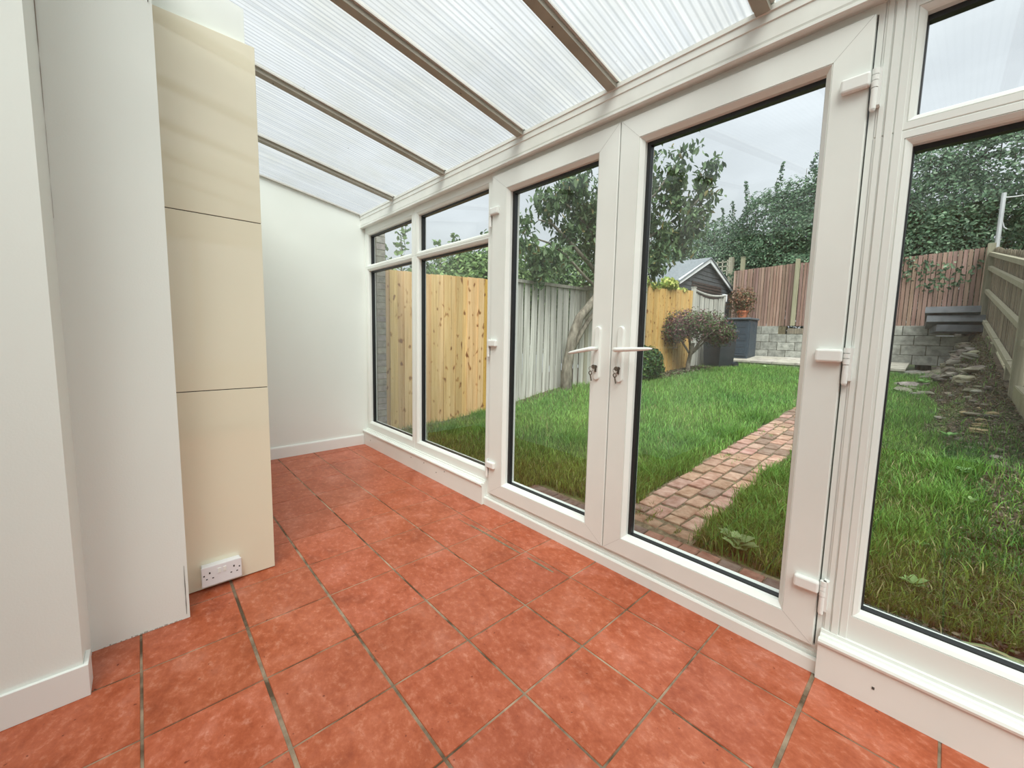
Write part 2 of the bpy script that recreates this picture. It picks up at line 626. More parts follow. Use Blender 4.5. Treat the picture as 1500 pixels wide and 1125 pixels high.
# white boxing above and behind the cupboard
ub = MB()
ub.add([(x, y, z) for x in (1.112, 1.40) for (y, z) in ((1.158, 2.566), (1.60, 2.566), (1.60, roofz(1.6) - .003), (1.158, roofz(1.158) - .003))],
       [(0, 1, 2, 3), (7, 6, 5, 4), (0, 4, 5, 1), (1, 5, 6, 2), (2, 6, 7, 3), (3, 7, 4, 0)])
struct(ub.build('wall_upper', PAINT), 'white wall above the cream cupboard up to the roof', 'wall')

# white pier between the left wall and the cupboard
def wallprism(mb, x0, x1, y0, y1, d=-.004):
    mb.add([(x, y, z) for x in (x0, x1) for (y, z) in ((y0, 0), (y1, 0), (y1, roofz(y1) + d), (y0, roofz(y0) + d))],
           [(0, 1, 2, 3), (7, 6, 5, 4), (0, 4, 5, 1), (1, 5, 6, 2), (2, 6, 7, 3), (3, 7, 4, 0)])


pr = MB()
wallprism(pr, 0.90, 1.40, 1.492, 2.2)
struct(pr.build('wall_pier', PAINT), 'white painted wall pier left of the cream cupboard', 'wall')
sm = MB()
sm.tube([(0.8985, 1.503, z) for z in (0.02, .07, .1, .15, .2, .24)], [.0006, .0012, .0009, .0013, .0008, .0004], 5)
sm.tube([(0.8985, 1.503 + (0.0004 * (k % 2)), 2.52 - 0.012 * k) for k in range(6)], .0012, 5)
sm.build('paint_crack', SEAM, bpy.data.objects['wall_pier'])
bs = MB()
for k in range(16):
    y = 1.52 + k * 0.0155
    bs.box(0.8975, 0.8995, y, y + random.uniform(.004, .014), 0.001, random.uniform(.003, .007))
bs.build('worn_edge', plain('chipped_plaster', (.46, .42, .37), .9), bpy.data.objects['wall_pier'])

# near left wall with its return
lw = MB()
wallprism(lw, 0.655, 0.90, 1.79, 3.30, -.036)
lw.box(0.655, 0.90, 3.30, 4.30, 0, 2.62)
struct(lw.build('wall_left', PAINT), 'white wall at the left edge with a skirting board', 'wall')
ck = MB()
pts = [(0.897, 1.790 - 0.0015, z) for z in np.linspace(2.55, 1.62, 24)]
pts = [(x - 0.0006 + random.uniform(-.001, .001), y, z) for x, y, z in pts]
ck.tube(pts, [0.0017 * max(0.2, 1 - k / 22) * (1 if k % 5 else .2) for k in range(24)], 5)
ck.build('corner_crack', plain('crack_brown', (.30, .26, .21), .9), bpy.data.objects['wall_left'])  # thin brown crack line, broken along its length
bl = MB()
bl.cbox(0.642, 0.655, 1.777, 4.30, 0.0, 0.113, .002)
bl.cbox(0.655, 0.735, 1.777, 1.790, 0.0, 0.113, .002)
struct(bl.build('baseboard_left', SKIRT), 'white skirting board of the near left wall, turned round its corner', 'baseboard')

# the rest of the shell behind the camera
q = MB()
for b in ((-.33, 4.45, -.02, .80), (-.33, .0, .80, 3.3), (2.10, 4.45, .80, 3.3), (.0, 2.10, 2.36, 3.3)):
    q.box(-2.90, -2.75, *b)
struct(q.build('wall_back', PAINT), 'white wall behind the viewer with an opening for the added window', 'wall')
w4 = struct(empty('added_window_4', (-2.82, 1.05, .8)), 'unseen white framed side window behind the viewer, added to let in light', 'window')  # unseen window, added to brighten the walls that face it
q = MB()
for b in ((.0, .05, .80, 2.36), (2.05, 2.10, .80, 2.36), (.05, 2.05, .80, .86), (.05, 2.05, 2.30, 2.36), (1.02, 1.08, .86, 2.30)):
    q.box(-2.86, -2.79, *b)
q.build('window_frame', UPVC, w4)
for b in ((.05, 1.02), (1.08, 2.05)):
    q = MB()
    q.box(-2.828, -2.824, b[0], b[1], .86, 2.30)
    q.build('glass_pane', GLASS, w4)
for nm, b, lab in (                   ('wall_kitchen', (-2.75, 0.9, 4.30, 4.45, -0.02, 3.3), 'white wall at the back of the adjoining room'),
                   ('ceiling_kitchen', (-2.75, 0.655, 3.30, 4.30, 2.50, 2.62), 'white flat ceiling of the adjoining room')):
    q = MB()
    q.box(*b)
    o = q.build('ceiling_back' if nm == 'ceiling_kitchen' else nm, PAINT)
    struct(o, lab, 'ceiling' if 'ceil' in nm else 'wall')
q = MB()
q.add([(x, y, z) for x in (-2.75, 0.655) for (y, z) in ((3.30, 2.62), (3.42, 2.62), (3.42, roofz(3.42) - .004), (3.30, roofz(3.30) - .004))],
      [(0, 1, 2, 3), (7, 6, 5, 4), (0, 4, 5, 1), (1, 5, 6, 2), (2, 6, 7, 3), (3, 7, 4, 0)])
struct(q.build('wall_header', PAINT), 'white wall strip over the opening to the adjoining room', 'wall')

# ---- roof: polycarbonate sheets between glazing bars
roof = struct(empty('ceiling', (0, -0.2, 2.5)), 'lean-to roof of ribbed translucent sheets between sloping bars', 'ceiling')
RX = [-1.34, -0.655, 0.0, 0.655, 1.515, 2.36]
bounds = [-2.80] + [-2.02] + RX + [3.13]
YR0, YR1 = -0.36, 3.44
for a, b in zip(bounds[:-1], bounds[1:]):
    s_ = MB()
    x0, x1 = a + .004, b - .004
    z0, z1 = roofz(YR0), roofz(YR1)
    s_.add([(x0, YR0, z0), (x1, YR0, z0), (x1, YR1, z1), (x0, YR1, z1)], [(0, 1, 2, 3)])
    s_.build('roof_sheet', POLY, roof, fix=False)
for x in [-2.02] + RX:
    r = MB()
    def sl(y, dz):
        return (y, roofz(y) + dz)
    hw_ = 0.024
    # underside box, stepped upper flanges and outer cap
    for (w0, w1, d0, d1, mi) in ((-hw_, hw_, -.034, -.010, 0), (-.036, .036, -.010, -.002, 1), (-.030, .030, .002, .014, 1), (-.012, .012, -.002, .002, 1)):
        y0 = -0.185 if d0 < -.005 else YR0
        y1 = 3.29
        r.add([(x + w0, y0, roofz(y0) + d0), (x + w1, y0, roofz(y0) + d0), (x + w1, y0, roofz(y0) + d1), (x + w0, y0, roofz(y0) + d1),
               (x + w0, y1, roofz(y1) + d0), (x + w1, y1, roofz(y1) + d0), (x + w1, y1, roofz(y1) + d1), (x + w0, y1, roofz(y1) + d1)],
              [(0, 3, 2, 1), (4, 5, 6, 7), (0, 1, 5, 4), (1, 2, 6, 5), (2, 3, 7, 6), (3, 0, 4, 7)], mi)
    o = r.build('glazing_bar', [RAFT, RAFTL], roof)
    sc = MB()
    for y in (0.25, 0.95, 1.6):
        z = roofz(y) - .0345
        sc.lathe([(.0035, -.001), (.0035, .001)], (x + .006, y, z), 8)
    sc.build('screw', SEAM, o)
wt = MB()
wt.add([(x, y, roofz(y) + d) for x in (3.095, 3.125) for (y, d) in ((-.19, -.016), (1.157, -.016), (1.157, -.002), (-.19, -.002))],
       [(0, 1, 2, 3), (7, 6, 5, 4), (0, 4, 5, 1), (1, 5, 6, 2), (2, 6, 7, 3), (3, 7, 4, 0)])
wt.build('wall_flashing', RAFTL, roof)

# ---- eaves beam
eb = MB()
eb.extrude_x([(-.34, 2.350), (-.222, 2.350), (-.222, 2.344), (-.206, 2.344), (-.200, 2.350), (-.200, 2.360), (-.206, 2.364), (-.203, 2.372),
              (-.203, 2.430), (-.199, 2.433), (-.199, 2.462), (-.194, 2.465), (-.194, 2.484), (-.200, 2.486), (-.34, 2.462)], -2.75, 3.12)
struct(eb.build('trim_1', UPVC_OLD), 'white moulded eaves beam along the top of the glazed wall', 'beam')


# ---- glazed wall
def light(mb, O, G, yface=-.250, yb=-.335, bead=.020, ybead=-.264):
    """mitred frame around one pane. O outer rect, G visible glass rect (x0,x1,z0,z1)"""
    g0 = (G[0] - bead, G[1] + bead, G[2] - bead, G[3] + bead)
    g1 = (G[0] - bead * .85, G[1] + bead * .85, G[2] - bead * .85, G[3] + bead * .85)
    g2 = (G[0] - bead * .25, G[1] + bead * .25, G[2] - bead * .25, G[3] + bead * .25)
    e_ = .003
    o1 = (O[0] + e_, O[1] - e_, O[2] + e_, O[3] - e_)
    mb.rings([(*O, yb), (*O, yface - e_), (*o1, yface), (*g0, yface), (*g0, yface - .0035), (*g1, yface - .001), (*g2, ybead + .004), (*G, ybead - .002), (*G, yb)])


def pane(parent, G, yg=-.292, wl=.017):
    e_ = 0.012
    q_ = MB()
    q_.box(G[0] - e_, G[1] + e_, yg - .0155, yg - .0145, G[2] - e_, G[3] + e_)
    q_.build('glass_pane', GLASS, parent)
    k = MB()
    i = 0.0
    k.rings([(G[0], G[1], G[2], G[3], yg + .004), (G[0] + .005, G[1] - wl, G[2] + .004, G[3] - .016, yg + .002),
             (G[0] + .005, G[1] - wl, G[2] + .004, G[3] - .016, yg - .026), (G[0] - .004, G[1] + .004, G[2] - .004, G[3] + .004, yg - .026),
             (G[0] - .004, G[1] + .004, G[2] - .004, G[3] + .004, yg + .004)])
    k.build('black_gasket', RUBBER, parent)


wins = {'window_1': (2.061, 3.12, (2.122, 3.052), 'narrow far glazing bay beside the end wall with a small light above a tall one'),
        'window_2': (1.000, 2.061, (1.039, 2.000), 'glazing bay between the far bay and the left door, small light over tall light'),
        'window_3': (-2.75, -0.996, (-2.66, -1.097), 'large glazing bay right of the doors with a light above')}
for nm, (x0, x1, (g0, g1), lab) in wins.items():
    w = struct(empty(nm, ((x0 + x1) / 2, -.28, .16)), lab, 'window')
    near = nm == 'window_3'
    zb, zt0, zt1, zt = (.285, 1.884, 1.972, 2.276) if near else (.258, 1.902, 1.966, 2.276)
    zm = (zt0 + zt1) / 2
    f = MB()
    light(f, (x0, x1, .160, zm), (g0, g1, zb, zt0))
    f.build('lower_frame', UPVC, w)
    f = MB()
    light(f, (x0, x1, zm, 2.352), (g0, g1, zt1, zt))
    f.build('upper_frame', UPVC, w)
    pane(w, (g0, g1, zb, zt0), wl=.004 if near else .017)
    pane(w, (g0, g1, zt1, zt), wl=.004 if near else .017)
    if near:   # ribbed cover strips beside the door
        st = MB()
        for (a, b, h) in ((-1.020, -1.006, .004), (-1.046, -1.026, .007), (-1.070, -1.050, .004)):
            st.cbox(a, b, -.2505, -.250 + h, .162, 2.35, .0012)
        st.build('cover_strip', UPVC, w)
    # boxed cill
    c = MB()
    xa, xb = (x0, x1) if nm != 'window_3' else (-2.75, -0.998)
    c.extrude_x([(-.34, 0), (-.205, 0), (-.205, .140), (-.196, .143), (-.194, .152), (-.198, .160), (-.208, .163), (-.211, .155), (-.226, .155), (-.228, .163), (-.238, .165), (-.240, .176), (-.262, .178), (-.34, .178)], xa, xb)
    cp = c.build('sill_panel', UPVC, w)
    scr = MB()
    spots = {'window_1': [(2.94, .077)], 'window_2': [(1.82, .109), (1.495, .116), (1.619, .076), (1.072, .141), (2.05, .103)],
             'window_3': [(-1.157, .068), (-1.9, .09)]}[nm]
    for (sx, sz) in spots:
        scr.obox((sx, -.2045, sz), (1, 0, 0), (0, 1, 0), (0, 0, 1), .0035, .0008, .0045)
    scr.build('screw', SEAM, cp)

# frame round the two doors and threshold
df = MB()
SR = (-0.9785, -0.0345)   # right sash outer x
SL = (-0.0285, 0.958)     # left sash outer x
ZS0, ZS1 = 0.099, 2.316
df.rings([(-1.000, 1.000, .058, 2.352, -.335), (-1.000, 1.000, .058, 2.352, -.250), (-.9830, .9625, .094, 2.3200, -.250), (-.9830, .9625, .094, 2.3200, -.335)])
struct(df.build('trim_2', UPVC), 'white fixed frame around the pair of glazed doors', 'door frame')
th = MB()
th.extrude_x([(-.35, 0), (-.222, 0), (-.222, .050), (-.226, .057), (-.234, .058), (-.236, .052), (-.2405, .052), (-.242, .066), (-.247, .066), (-.248, .078), (-.262, .080), (-.262, .094), (-.35, .094)], -.996, .998)
struct(th.build('trim_3', UPVC), 'white stepped door threshold with darker grooves', 'threshold')
gr = MB()
gr.box(-.97, .95, -.2405, -.2365, .0520, .0535)  # mottled brown strip along the bottom of the groove
gr.build('dark_groove', plain('groove_brown', (.33, .29, .24), .9, .2, var=.5, vscale=30), bpy.data.objects['trim_3'])


def lever(mb, p, tip, mi=0):
    a = Vector(p)
    b = Vector(tip)
    m1 = a.lerp(b, .12)
    m2 = a.lerp(b, .55) + Vector((0, 0.004, 0))
    mb.tube([a + Vector((0, -.052, 0)), a + Vector((0, -.014, 0)), a + Vector((0, -.004, 0)), a.lerp(b, .03), m1, m2, a.lerp(b, .9), b],
            [.0105, .0105, .0110, .0118, .0115, .0098, .0075, .003], 12)


def make_door(nm, sx, gx, plate_x, tip, hx, hz, side, lab):
    d = struct(empty(nm, (sx[0] if side > 0 else sx[1], -.28, .1)), lab, 'door')
    f = MB()
    light(f, (sx[0], sx[1], ZS0, ZS1), (gx[0], gx[1], .208, 2.190), yface=-.230, yb=-.335, bead=.021, ybead=-.250)
    fo = f.build('sash_frame', UPVC, d)
    # fine mitre lines at the corners
    ml = MB()
    for (ox, ix) in ((sx[0] + .003, gx[0] - .021), (sx[1] - .003, gx[1] + .021)):
        for (oz, iz) in ((ZS0 + .003, .187), (ZS1 - .003, 2.211)):
            ml.tube([(ox, -.2300, oz), (ix, -.2300, iz)], .0006, 4)
    ml.build('mitre_line', GREYSEAM, fo)
    pane(d, (gx[0], gx[1], .208, 2.190), -.276)
    # handle
    hp = MB()
    n = 10
    prof = []
    wv, z0, z1 = .0185, 1.018, 1.306
    for k in range(n + 1):
        t = math.pi * k / n
        prof.append((plate_x + wv * math.cos(t), z1 - wv + wv * math.sin(t)))
    for k in range(n + 1):
        t = math.pi + math.pi * k / n
        prof.append((plate_x + wv * math.cos(t), z0 + wv + wv * math.sin(t)))
    cx_ = sum(p[0] for p in prof) / len(prof)
    cz_ = sum(p[1] for p in prof) / len(prof)
    N = len(prof)
    def ins(p, w_):
        return (p[0] + (plate_x - p[0]) * w_ / wv, p[1] + (-w_ if p[1] > cz_ else w_) * 0.6)
    vs_ = [(x, -.2302, z) for x, z in prof] + [(x, -.2215, z) for x, z in prof] + [(ins(p, .004)[0], -.2180, ins(p, .004)[1]) for p in prof]
    fs = [(i, (i + 1) % N, N + (i + 1) % N, N + i) for i in range(N)] + [(N + i, N + (i + 1) % N, 2 * N + (i + 1) % N, 2 * N + i) for i in range(N)]
    fs.append(tuple(range(2 * N, 3 * N)))
    hp.add(vs_, fs)
    ho = hp.build('handle_plate', UPVC, d)
    lv = MB()
    lever(lv, (plate_x, -.168, 1.187), tip)
    lv.build('handle_lever', SKIRT, ho, smooth=True)
    cyl = MB()
    cyl.tube([(plate_x, -.222, 1.090), (plate_x, -.211, 1.090)], .0088, 14)
    cyl.box(plate_x - .005, plate_x + .005, -.221, -.212, 1.062, 1.086)
    cyl.build('lock_cylinder', KEYM, ho)
    for z in hz:
        h = MB()
        s = side
        x0 = hx - s * .010
        # leaf on the sash
        h.cbox(min(x0, x0 - s * .078), max(x0, x0 - s * .078), -.2315, -.206, z - .022, z + .024, .007)
        ho2 = h.build('hinge', SKIRT, d, smooth=False)
        bq = MB()
        for (za, zb_) in ((.012, .030), (-.006, .010), (-.028, -.008), (-.095, -.030)):
            bq.tube([(hx, -.225, z + za), (hx, -.225, z + zb_)], .0098 if za > -.05 else .0088, 14)
        bq.tube([(hx, -.225, z - .101), (hx, -.225, z - .095)], [.0060, .0085], 14)
        bq.box(min(hx, hx + s * .016), max(hx, hx + s * .016), -.252, -.223, z - .085, z + .030)
        bq.build('hinge_barrel', SKIRT, ho2)
    return d


make_door('door_1', SL, (.109, .798), .049, (.196, -.160, 1.157), .970, (2.080, 1.190, .317), 1,
          'left leaf of the white glazed double doors, grey white fence behind it')
make_door('door_2', SR, (-.855, -.160), -.092, (-.300, -.160, 1.200), -.993, (2.108, 1.200, .340), -1,
          'right leaf of the white glazed double doors, brick path behind it')
ms = MB()
ms.box(-.0345, -.0285, -.30, -.262, .10, 2.315)
struct(ms.build('trim_4', SEAM), 'dark gap between the two door leaves', 'gap')

# keys hanging in the two locks
def keys(x, lab, swing):
    k = empty('key_bunch', (x, -.205, 1.09))
    tag(k, lab, 'keys', 'key bunches in the door locks')
    a = MB()      # key in the lock: flat bow, blade in the cylinder
    a.tube([(x, -.213, 1.090), (x, -.196, 1.090)], .0028, 6)
    a.add([(x + dx, -.196 + dy, 1.090 + dz) for dy in (0, .0022) for dx, dz in
           [(.013 * math.cos(t_), .0115 * math.sin(t_)) for t_ in np.linspace(0, 2 * math.pi, 12, endpoint=False)]],
          [tuple(range(12))[::-1], tuple(range(12, 24))] + [(i, (i + 1) % 12, 12 + (i + 1) % 12, 12 + i) for i in range(12)])
    a.build('key', KEYM, k)
    r = MB()
    c = Vector((x + .012 * swing, -.192, 1.078))
    r.tube([c + Vector((.0125 * math.cos(t_), .004 * math.sin(t_), .0125 * math.sin(t_))) for t_ in np.linspace(0, 2 * math.pi, 17)], .0014, 6, caps=False)
    r.build('key_ring', KEYM, k)
    b = MB()
    p0 = c + Vector((.004 * swing, 0, -.014))
    b.tube([p0 + Vector((.009 * math.cos(t_), 0, .010 * math.sin(t_) - .008)) for t_ in np.linspace(0, 2 * math.pi, 11)], .0030, 6, caps=False)
    b.beam(p0 + Vector((0, 0, -.018)), p0 + Vector((-.008, 0, -.050)), .0035, .0075, (0, 1, 0))
    b.build('key', KEYM, k)


keys(.049, 'keys hanging in the lock of the left door leaf', 1)
keys(-.092, 'keys hanging in the lock of the right door leaf', .3)

# ================================================================== cream cupboard and socket
cb = empty('tall_cupboard', (1.10, 1.30, 0))
tag(cb, 'tall cream laminate cupboard side of three stacked boards beside the white pier', 'cupboard')
for (z0, z1) in ((.004, .961), (.965, 1.764), (1.768, 2.566)):
    p_ = MB()
    p_.cbox(1.090, 1.1085, 1.124, 1.491, z0, z1, .001)
    p_.build('cream_board', CREAM, cb)
bd = MB()
bd.box(1.1087, 1.39, 1.128, 1.156, .0, 2.562)
bd.box(1.1087, 1.111, 1.150, 1.491, .0, 2.562)
bd.box(1.36, 1.39, 1.156, 1.491, .0, 2.562)
bd.box(1.111, 1.36, 1.156, 1.491, 2.540, 2.562)
bd.build('cupboard_body', CREAMEDGE, cb)
for z in (.963, 1.766):
    sh = MB()
    sh.box(1.0945, 1.1086, 1.126, 1.491, z - .002, z + .002)
    sh.build('board_gap', SEAM, cb)

so = empty('power_socket', (1.09, 1.355, .075))
tag(so, 'white double power socket low on the cream cupboard side', 'power socket')
S = MB()
y0, y1, z0, z1 = 1.276, 1.436, .030, .128
S.cbox(1.0545, 1.090, y0 + .003, y1 - .003, z0 + .002, z1 - .002, .003)
S.build('back_box', SOCKET, so)
S = MB()
S.cbox(1.0480, 1.0550, y0, y1, z0, z1, .0035)
fp = S.build('face_plate', SOCKET, so)
cyy, czz = (y0 + y1) / 2, (z0 + z1) / 2
for dy in (-.011, .011):
    S = MB()
    S.cbox(1.0445, 1.0485, cyy + dy - .0065, cyy + dy + .0065, czz + .006, czz + .030, .0015)
    S.build('rocker_switch', SKIRT, fp)
def slot(a, b, c, d):
    S = MB()
    S.box(1.0476, 1.0484, cyy + a, cyy + b, czz + c, czz + d)
    S.build('pin_hole', HOLE, fp)


for c_ in (-.048, .048):
    slot(c_ - .003, c_ + .003, .012, .021)
    for d_ in (-.012, .012):
        slot(c_ + d_ - .0035, c_ + d_ + .0035, -.014, -.009)
for c_ in (-.070, .070):
    slot(c_ - .0028, c_ + .0028, .004, .011)

# ================================================================== GARDEN
FX = 3.58       # left boundary
YB = -12.4      # back boundary


def fbase(y):   # foot of the right-hand fence
    if y < -6.3:
        return .55 + (-6.3 - y) * .188
    if y < -2:
        return .10 + (-2 - y) * .105
    return .05


def sst(a, b, v):
    t = min(1, max(0, (v - a) / (b - a)))
    return t * t * (3 - 2 * t)


def gz(x, y):
    z = -.07 + .055 * (-y)
    if y < -11.0:
        z = -.07 + .055 * 11.0
    k = sst(-1.05, -1.78, x)
    z = z + max(0, fbase(y) - z) * k
    # small mound at the foot of the left fence by the tree
    z += .16 * math.exp(-((y + 4.2) / 1.3) ** 2) * sst(2.5, 3.5, x)
    return z


def fxr(y):     # right-hand fence x
    return -1.85 + (y + 6.3) * (-.18 / 6.1) if y < -6.3 else -1.85 - (y + 6.3) * .02


gx_ = np.concatenate([[-9, -7, -5, -3.6], np.linspace(-2.6, 6.0, 60)])
gy_ = np.concatenate([[6.0, 3.0, 1.0], np.linspace(-.34, -12.4, 66), np.linspace(-13, -26, 8)])
g = MB()
vs_, fs, mi_ = [], [], []
for y in gy_:
    for x in gx_:
        vs_.append((x, y, gz(x, y) - .012 + random.uniform(-.012, .012) * (1 if x < -1.0 else .3)))
NX = len(gx_)
for j in range(len(gy_) - 1):
    for i in range(NX - 1):
        a = j * NX + i
        xm = (gx_[i] + gx_[i + 1]) / 2
        ym = (gy_[j] + gy_[j + 1]) / 2
        soil = xm < -1.32 - .25 * math.sin(ym * 1.7) * .4 + (.45 if ym < -7.0 else 0) or xm > 3.35 or ym > -0.55 and False
        if ym > -.34 and xm > -2.9:
            continue
        g.f.append((a, a + 1, a + 1 + NX, a + NX))
        g.m.append(1 if soil else 0)
g.v = vs_
g.c = [(1, 1, 1)] * len(vs_)
struct(g.build('ground', [TURF, SOIL], smooth=True), 'garden ground with turf and a soil border at the right', 'ground')
cf = MB()
cf.box(-2.9, 6.0, -.42, -.335, -.4, -.01)
struct(cf.build('trim_5', MORTAR), 'concrete footing strip outside the glazed wall', 'footing')

# ---- brick paving along the house and brick path
def brick(mb, cx_, cy_, lx, ly, tint, ang=0, lift=0):
    z = gz(cx_, cy_) + .018 + lift
    ca, sa = math.cos(ang), math.sin(ang)
    def P(u, v, zz):
        return (cx_ + u * ca - v * sa, cy_ + u * sa + v * ca, zz)
    hx, hy, c = lx / 2, ly / 2, .006
    tl = random.uniform(-.004, .004)
    vs_ = [P(-hx, -hy, z - .03), P(hx, -hy, z - .03), P(hx, hy, z - .03), P(-hx, hy, z - .03),
           P(-hx, -hy, z - .005), P(hx, -hy, z - .005), P(hx, hy, z - .005), P(-hx, hy, z - .005),
           P(-hx + c, -hy + c, z + tl), P(hx - c, -hy + c, z), P(hx - c, hy - c, z - tl), P(-hx + c, hy - c, z)]
    fs = [(0, 1, 5, 4), (1, 2, 6, 5), (2, 3, 7, 6), (3, 0, 4, 7), (4, 5, 9, 8), (5, 6, 10, 9), (6, 7, 11, 10), (7, 4, 8, 11), (8, 9, 10, 11)]
    mb.add(vs_, fs, 0, tint)


def btint():
    r = random.random()
    if r < .22:
        return (.62, .66, .66)
    k = random.uniform(.82, 1.12)
    return (k, k * random.uniform(.92, 1.04), k * random.uniform(.88, 1.05))


ps = MB()
for c_ in range(4):
    y = -1.02 - (0.115 if c_ % 2 else 0)
    x = -.245 + .130 * (c_ + .5)
    if c_ % 2:
        brick(ps, x, -1.075, .112, .10, btint())
    while y > -10.9:
        ly = random.uniform(.205, .222)
        brick(ps, x + random.uniform(-.004, .004), y - ly / 2, .114, ly, btint(), random.uniform(-.045, .045), random.uniform(-.004, .003))
        y -= ly + random.uniform(.012, .022)
bed = []
yy = np.linspace(-.80, -11.0, 40)
vs_ = [(x, y, gz(x, y) + .006) for y in yy for x in (-.265, .295)]
ps.add(vs_, [(2 * i, 2 * i + 1, 2 * i + 3, 2 * i + 2) for i in range(len(yy) - 1)], 1)
struct(ps.build('path', [BRICK, MORTAR], fix=False), 'narrow path of worn pink bricks running up the lawn from the doors', 'path')
pv = MB()
for r_, (ly, off) in enumerate(((.16, 0), (.16, .06), (.16, .02))):
    yc = -.42 - r_ * .166
    x = -2.5 + off
    while x < 1.02:
        lx = random.uniform(.098, .112) if r_ < 3 else .2
        tt = random.choice([(.48, .56, .60), (.60, .58, .58), (.40, .46, .50), (.72, .58, .55)])
        brick(pv, x + lx / 2, yc, lx, ly - .008, tt, random.uniform(-.02, .02), random.uniform(-.004, .002))
        x += lx + .008
vs_ = [(x, y, gz(x, y) + .004) for y in (-.34, -.86) for x in np.linspace(-2.55, 1.06, 20)]
pv.add(vs_, [(i, i + 1, 21 + i, 20 + i) for i in range(19)], 1)
# sandy patch where path and edging meet
for k in range(5):
    brick(pv, -.19 + k * .112, -.945 + random.uniform(-.01, .01), .10, .11, (.72, .72, .62), random.uniform(-.2, .2), -.008)
struct(pv.build('paving_strip', [BRICK, MORTAR], fix=False), 'dark brick edging strip along the outside of the glazed wall', 'paving')


# ---- grass
def blades(n, region, lo, hi, wid, cols, name, label, dens=None, lean=.5):
    X, Y = region(n)
    n = len(X)
    Z = np.array([gz(x, y) for x, y in zip(X, Y)])
    H = rng.uniform(lo, hi, n) * (0.7 + 0.6 * rng.random(n))
    A = rng.uniform(0, 2 * np.pi, n)
    L = rng.uniform(.15, lean * 1.6, n)
    D = np.stack([np.cos(A), np.sin(A)], 1)
    B = rng.uniform(0, 2 * np.pi, n)
    S = np.stack([np.cos(B), np.sin(B)], 1)
    w = wid * rng.uniform(.7, 1.4, n)
    V = np.zeros((n, 5, 3), np.float32)
    base = np.stack([X, Y], 1)
    V[:, 0, :2] = base - S * w[:, None]
    V[:, 1, :2] = base + S * w[:, None]
    V[:, 0, 2] = V[:, 1, 2] = Z - .01
    mid = base + D * (L * H * .35)[:, None]
    V[:, 2, :2] = mid + S * w[:, None] * .8
    V[:, 3, :2] = mid - S * w[:, None] * .8
    V[:, 2, 2] = V[:, 3, 2] = Z + H * .6
    V[:, 4, :2] = base + D * (L * H * 1.0)[:, None]
    V[:, 4, 2] = Z + H * np.sqrt(np.clip(1 - (L * .55) ** 2, .2, 1))
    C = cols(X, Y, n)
    me = bpy.data.meshes.new(name)
    me.vertices.add(n * 5)
    me.vertices.foreach_set('co', V.reshape(-1))
    idx = np.arange(n)[:, None] * 5
    li = np.concatenate([idx + np.array([0, 1, 2, 3]), idx + np.array([3, 2, 4])], 1).reshape(-1)
    me.loops.add(n * 7)
    me.loops.foreach_set('vertex_index', li.astype(np.int32))
    me.polygons.add(n * 2)
    ls = np.stack([np.arange(n) * 7, np.arange(n) * 7 + 4], 1).reshape(-1)
    me.polygons.foreach_set('loop_start', ls.astype(np.int32))
    me.update(calc_edges=True)
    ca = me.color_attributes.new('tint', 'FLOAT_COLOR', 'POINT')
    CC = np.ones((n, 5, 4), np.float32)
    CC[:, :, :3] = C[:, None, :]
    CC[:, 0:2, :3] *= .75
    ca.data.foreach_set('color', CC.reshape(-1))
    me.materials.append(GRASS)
    o = bpy.data.objects.new(name, me)
    COL.objects.link(o)
    tag(o, label, 'grass', kind='stuff')
    return o


def sfun(X, Y):
    return np.sin(X * 3.1 + 1.3) * np.cos(Y * 2.3 + .4) * .5 + np.sin(X * 1.2 - Y * 1.7) * .3 + np.sin(X * 7.3 + Y * 5.1) * .2


def lawn_region(n):
    # density falls with distance from the house
    Y = -.45 - 10.7 * rng.random(n) ** 1.75
    X = rng.uniform(-1.75, 3.50, n)
    keep = ~((X > -.25 + .03 * np.sin(Y * 9)) & (X < .275 + .03 * np.sin(Y * 7)) & (Y < -.7))
    keep &= ~((Y > -.90 + .02 * np.sin(X * 17)) & (X < 1.02))
    keep &= ~((X < np.where(Y > -5, -1.32, -1.12) - .08 * np.sin(Y * 1.7)) & (rng.random(n) > np.where(Y < -5, .05, .22)))
    keep &= ~((X > 3.3) & (rng.random(n) > .4))
    return X[keep], Y[keep]


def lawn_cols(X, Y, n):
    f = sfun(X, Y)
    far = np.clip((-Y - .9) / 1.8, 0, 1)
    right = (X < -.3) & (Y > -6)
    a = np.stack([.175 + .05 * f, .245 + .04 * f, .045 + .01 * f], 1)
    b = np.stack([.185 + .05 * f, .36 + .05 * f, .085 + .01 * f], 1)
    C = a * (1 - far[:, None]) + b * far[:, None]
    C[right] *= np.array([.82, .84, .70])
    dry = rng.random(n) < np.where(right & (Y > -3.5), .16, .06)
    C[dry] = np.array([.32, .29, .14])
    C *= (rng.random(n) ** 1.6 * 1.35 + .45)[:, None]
    return C


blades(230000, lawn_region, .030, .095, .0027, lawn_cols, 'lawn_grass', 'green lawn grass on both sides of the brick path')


def near_region(n):
    Y = -.93 - 3.4 * rng.random(n) ** 1.3
    X = rng.uniform(-1.95, -.25, n)
    keep = ~((Y < -2.2) & (X < -1.5) & (rng.random(n) > .12)) & (X + .25 < .02 * np.sin(Y * 13))
    return X[keep], Y[keep]


def near_cols(X, Y, n):
    C = np.tile(np.array([.115, .195, .035]), (n, 1))
    d = rng.random(n) < .14
    C[d] = np.array([.30, .28, .13])
    g_ = (X < -1.25) & (Y < -1.6)
    C[g_] = np.array([.06, .17, .03])
    return C * (rng.random(n) ** 1.6 * 1.3 + .45)[:, None]


blades(34000, near_region, .03, .08, .0022, near_cols, 'rough_grass', 'olive rough grass with dry stalks outside the right glazing bay', lean=.9)


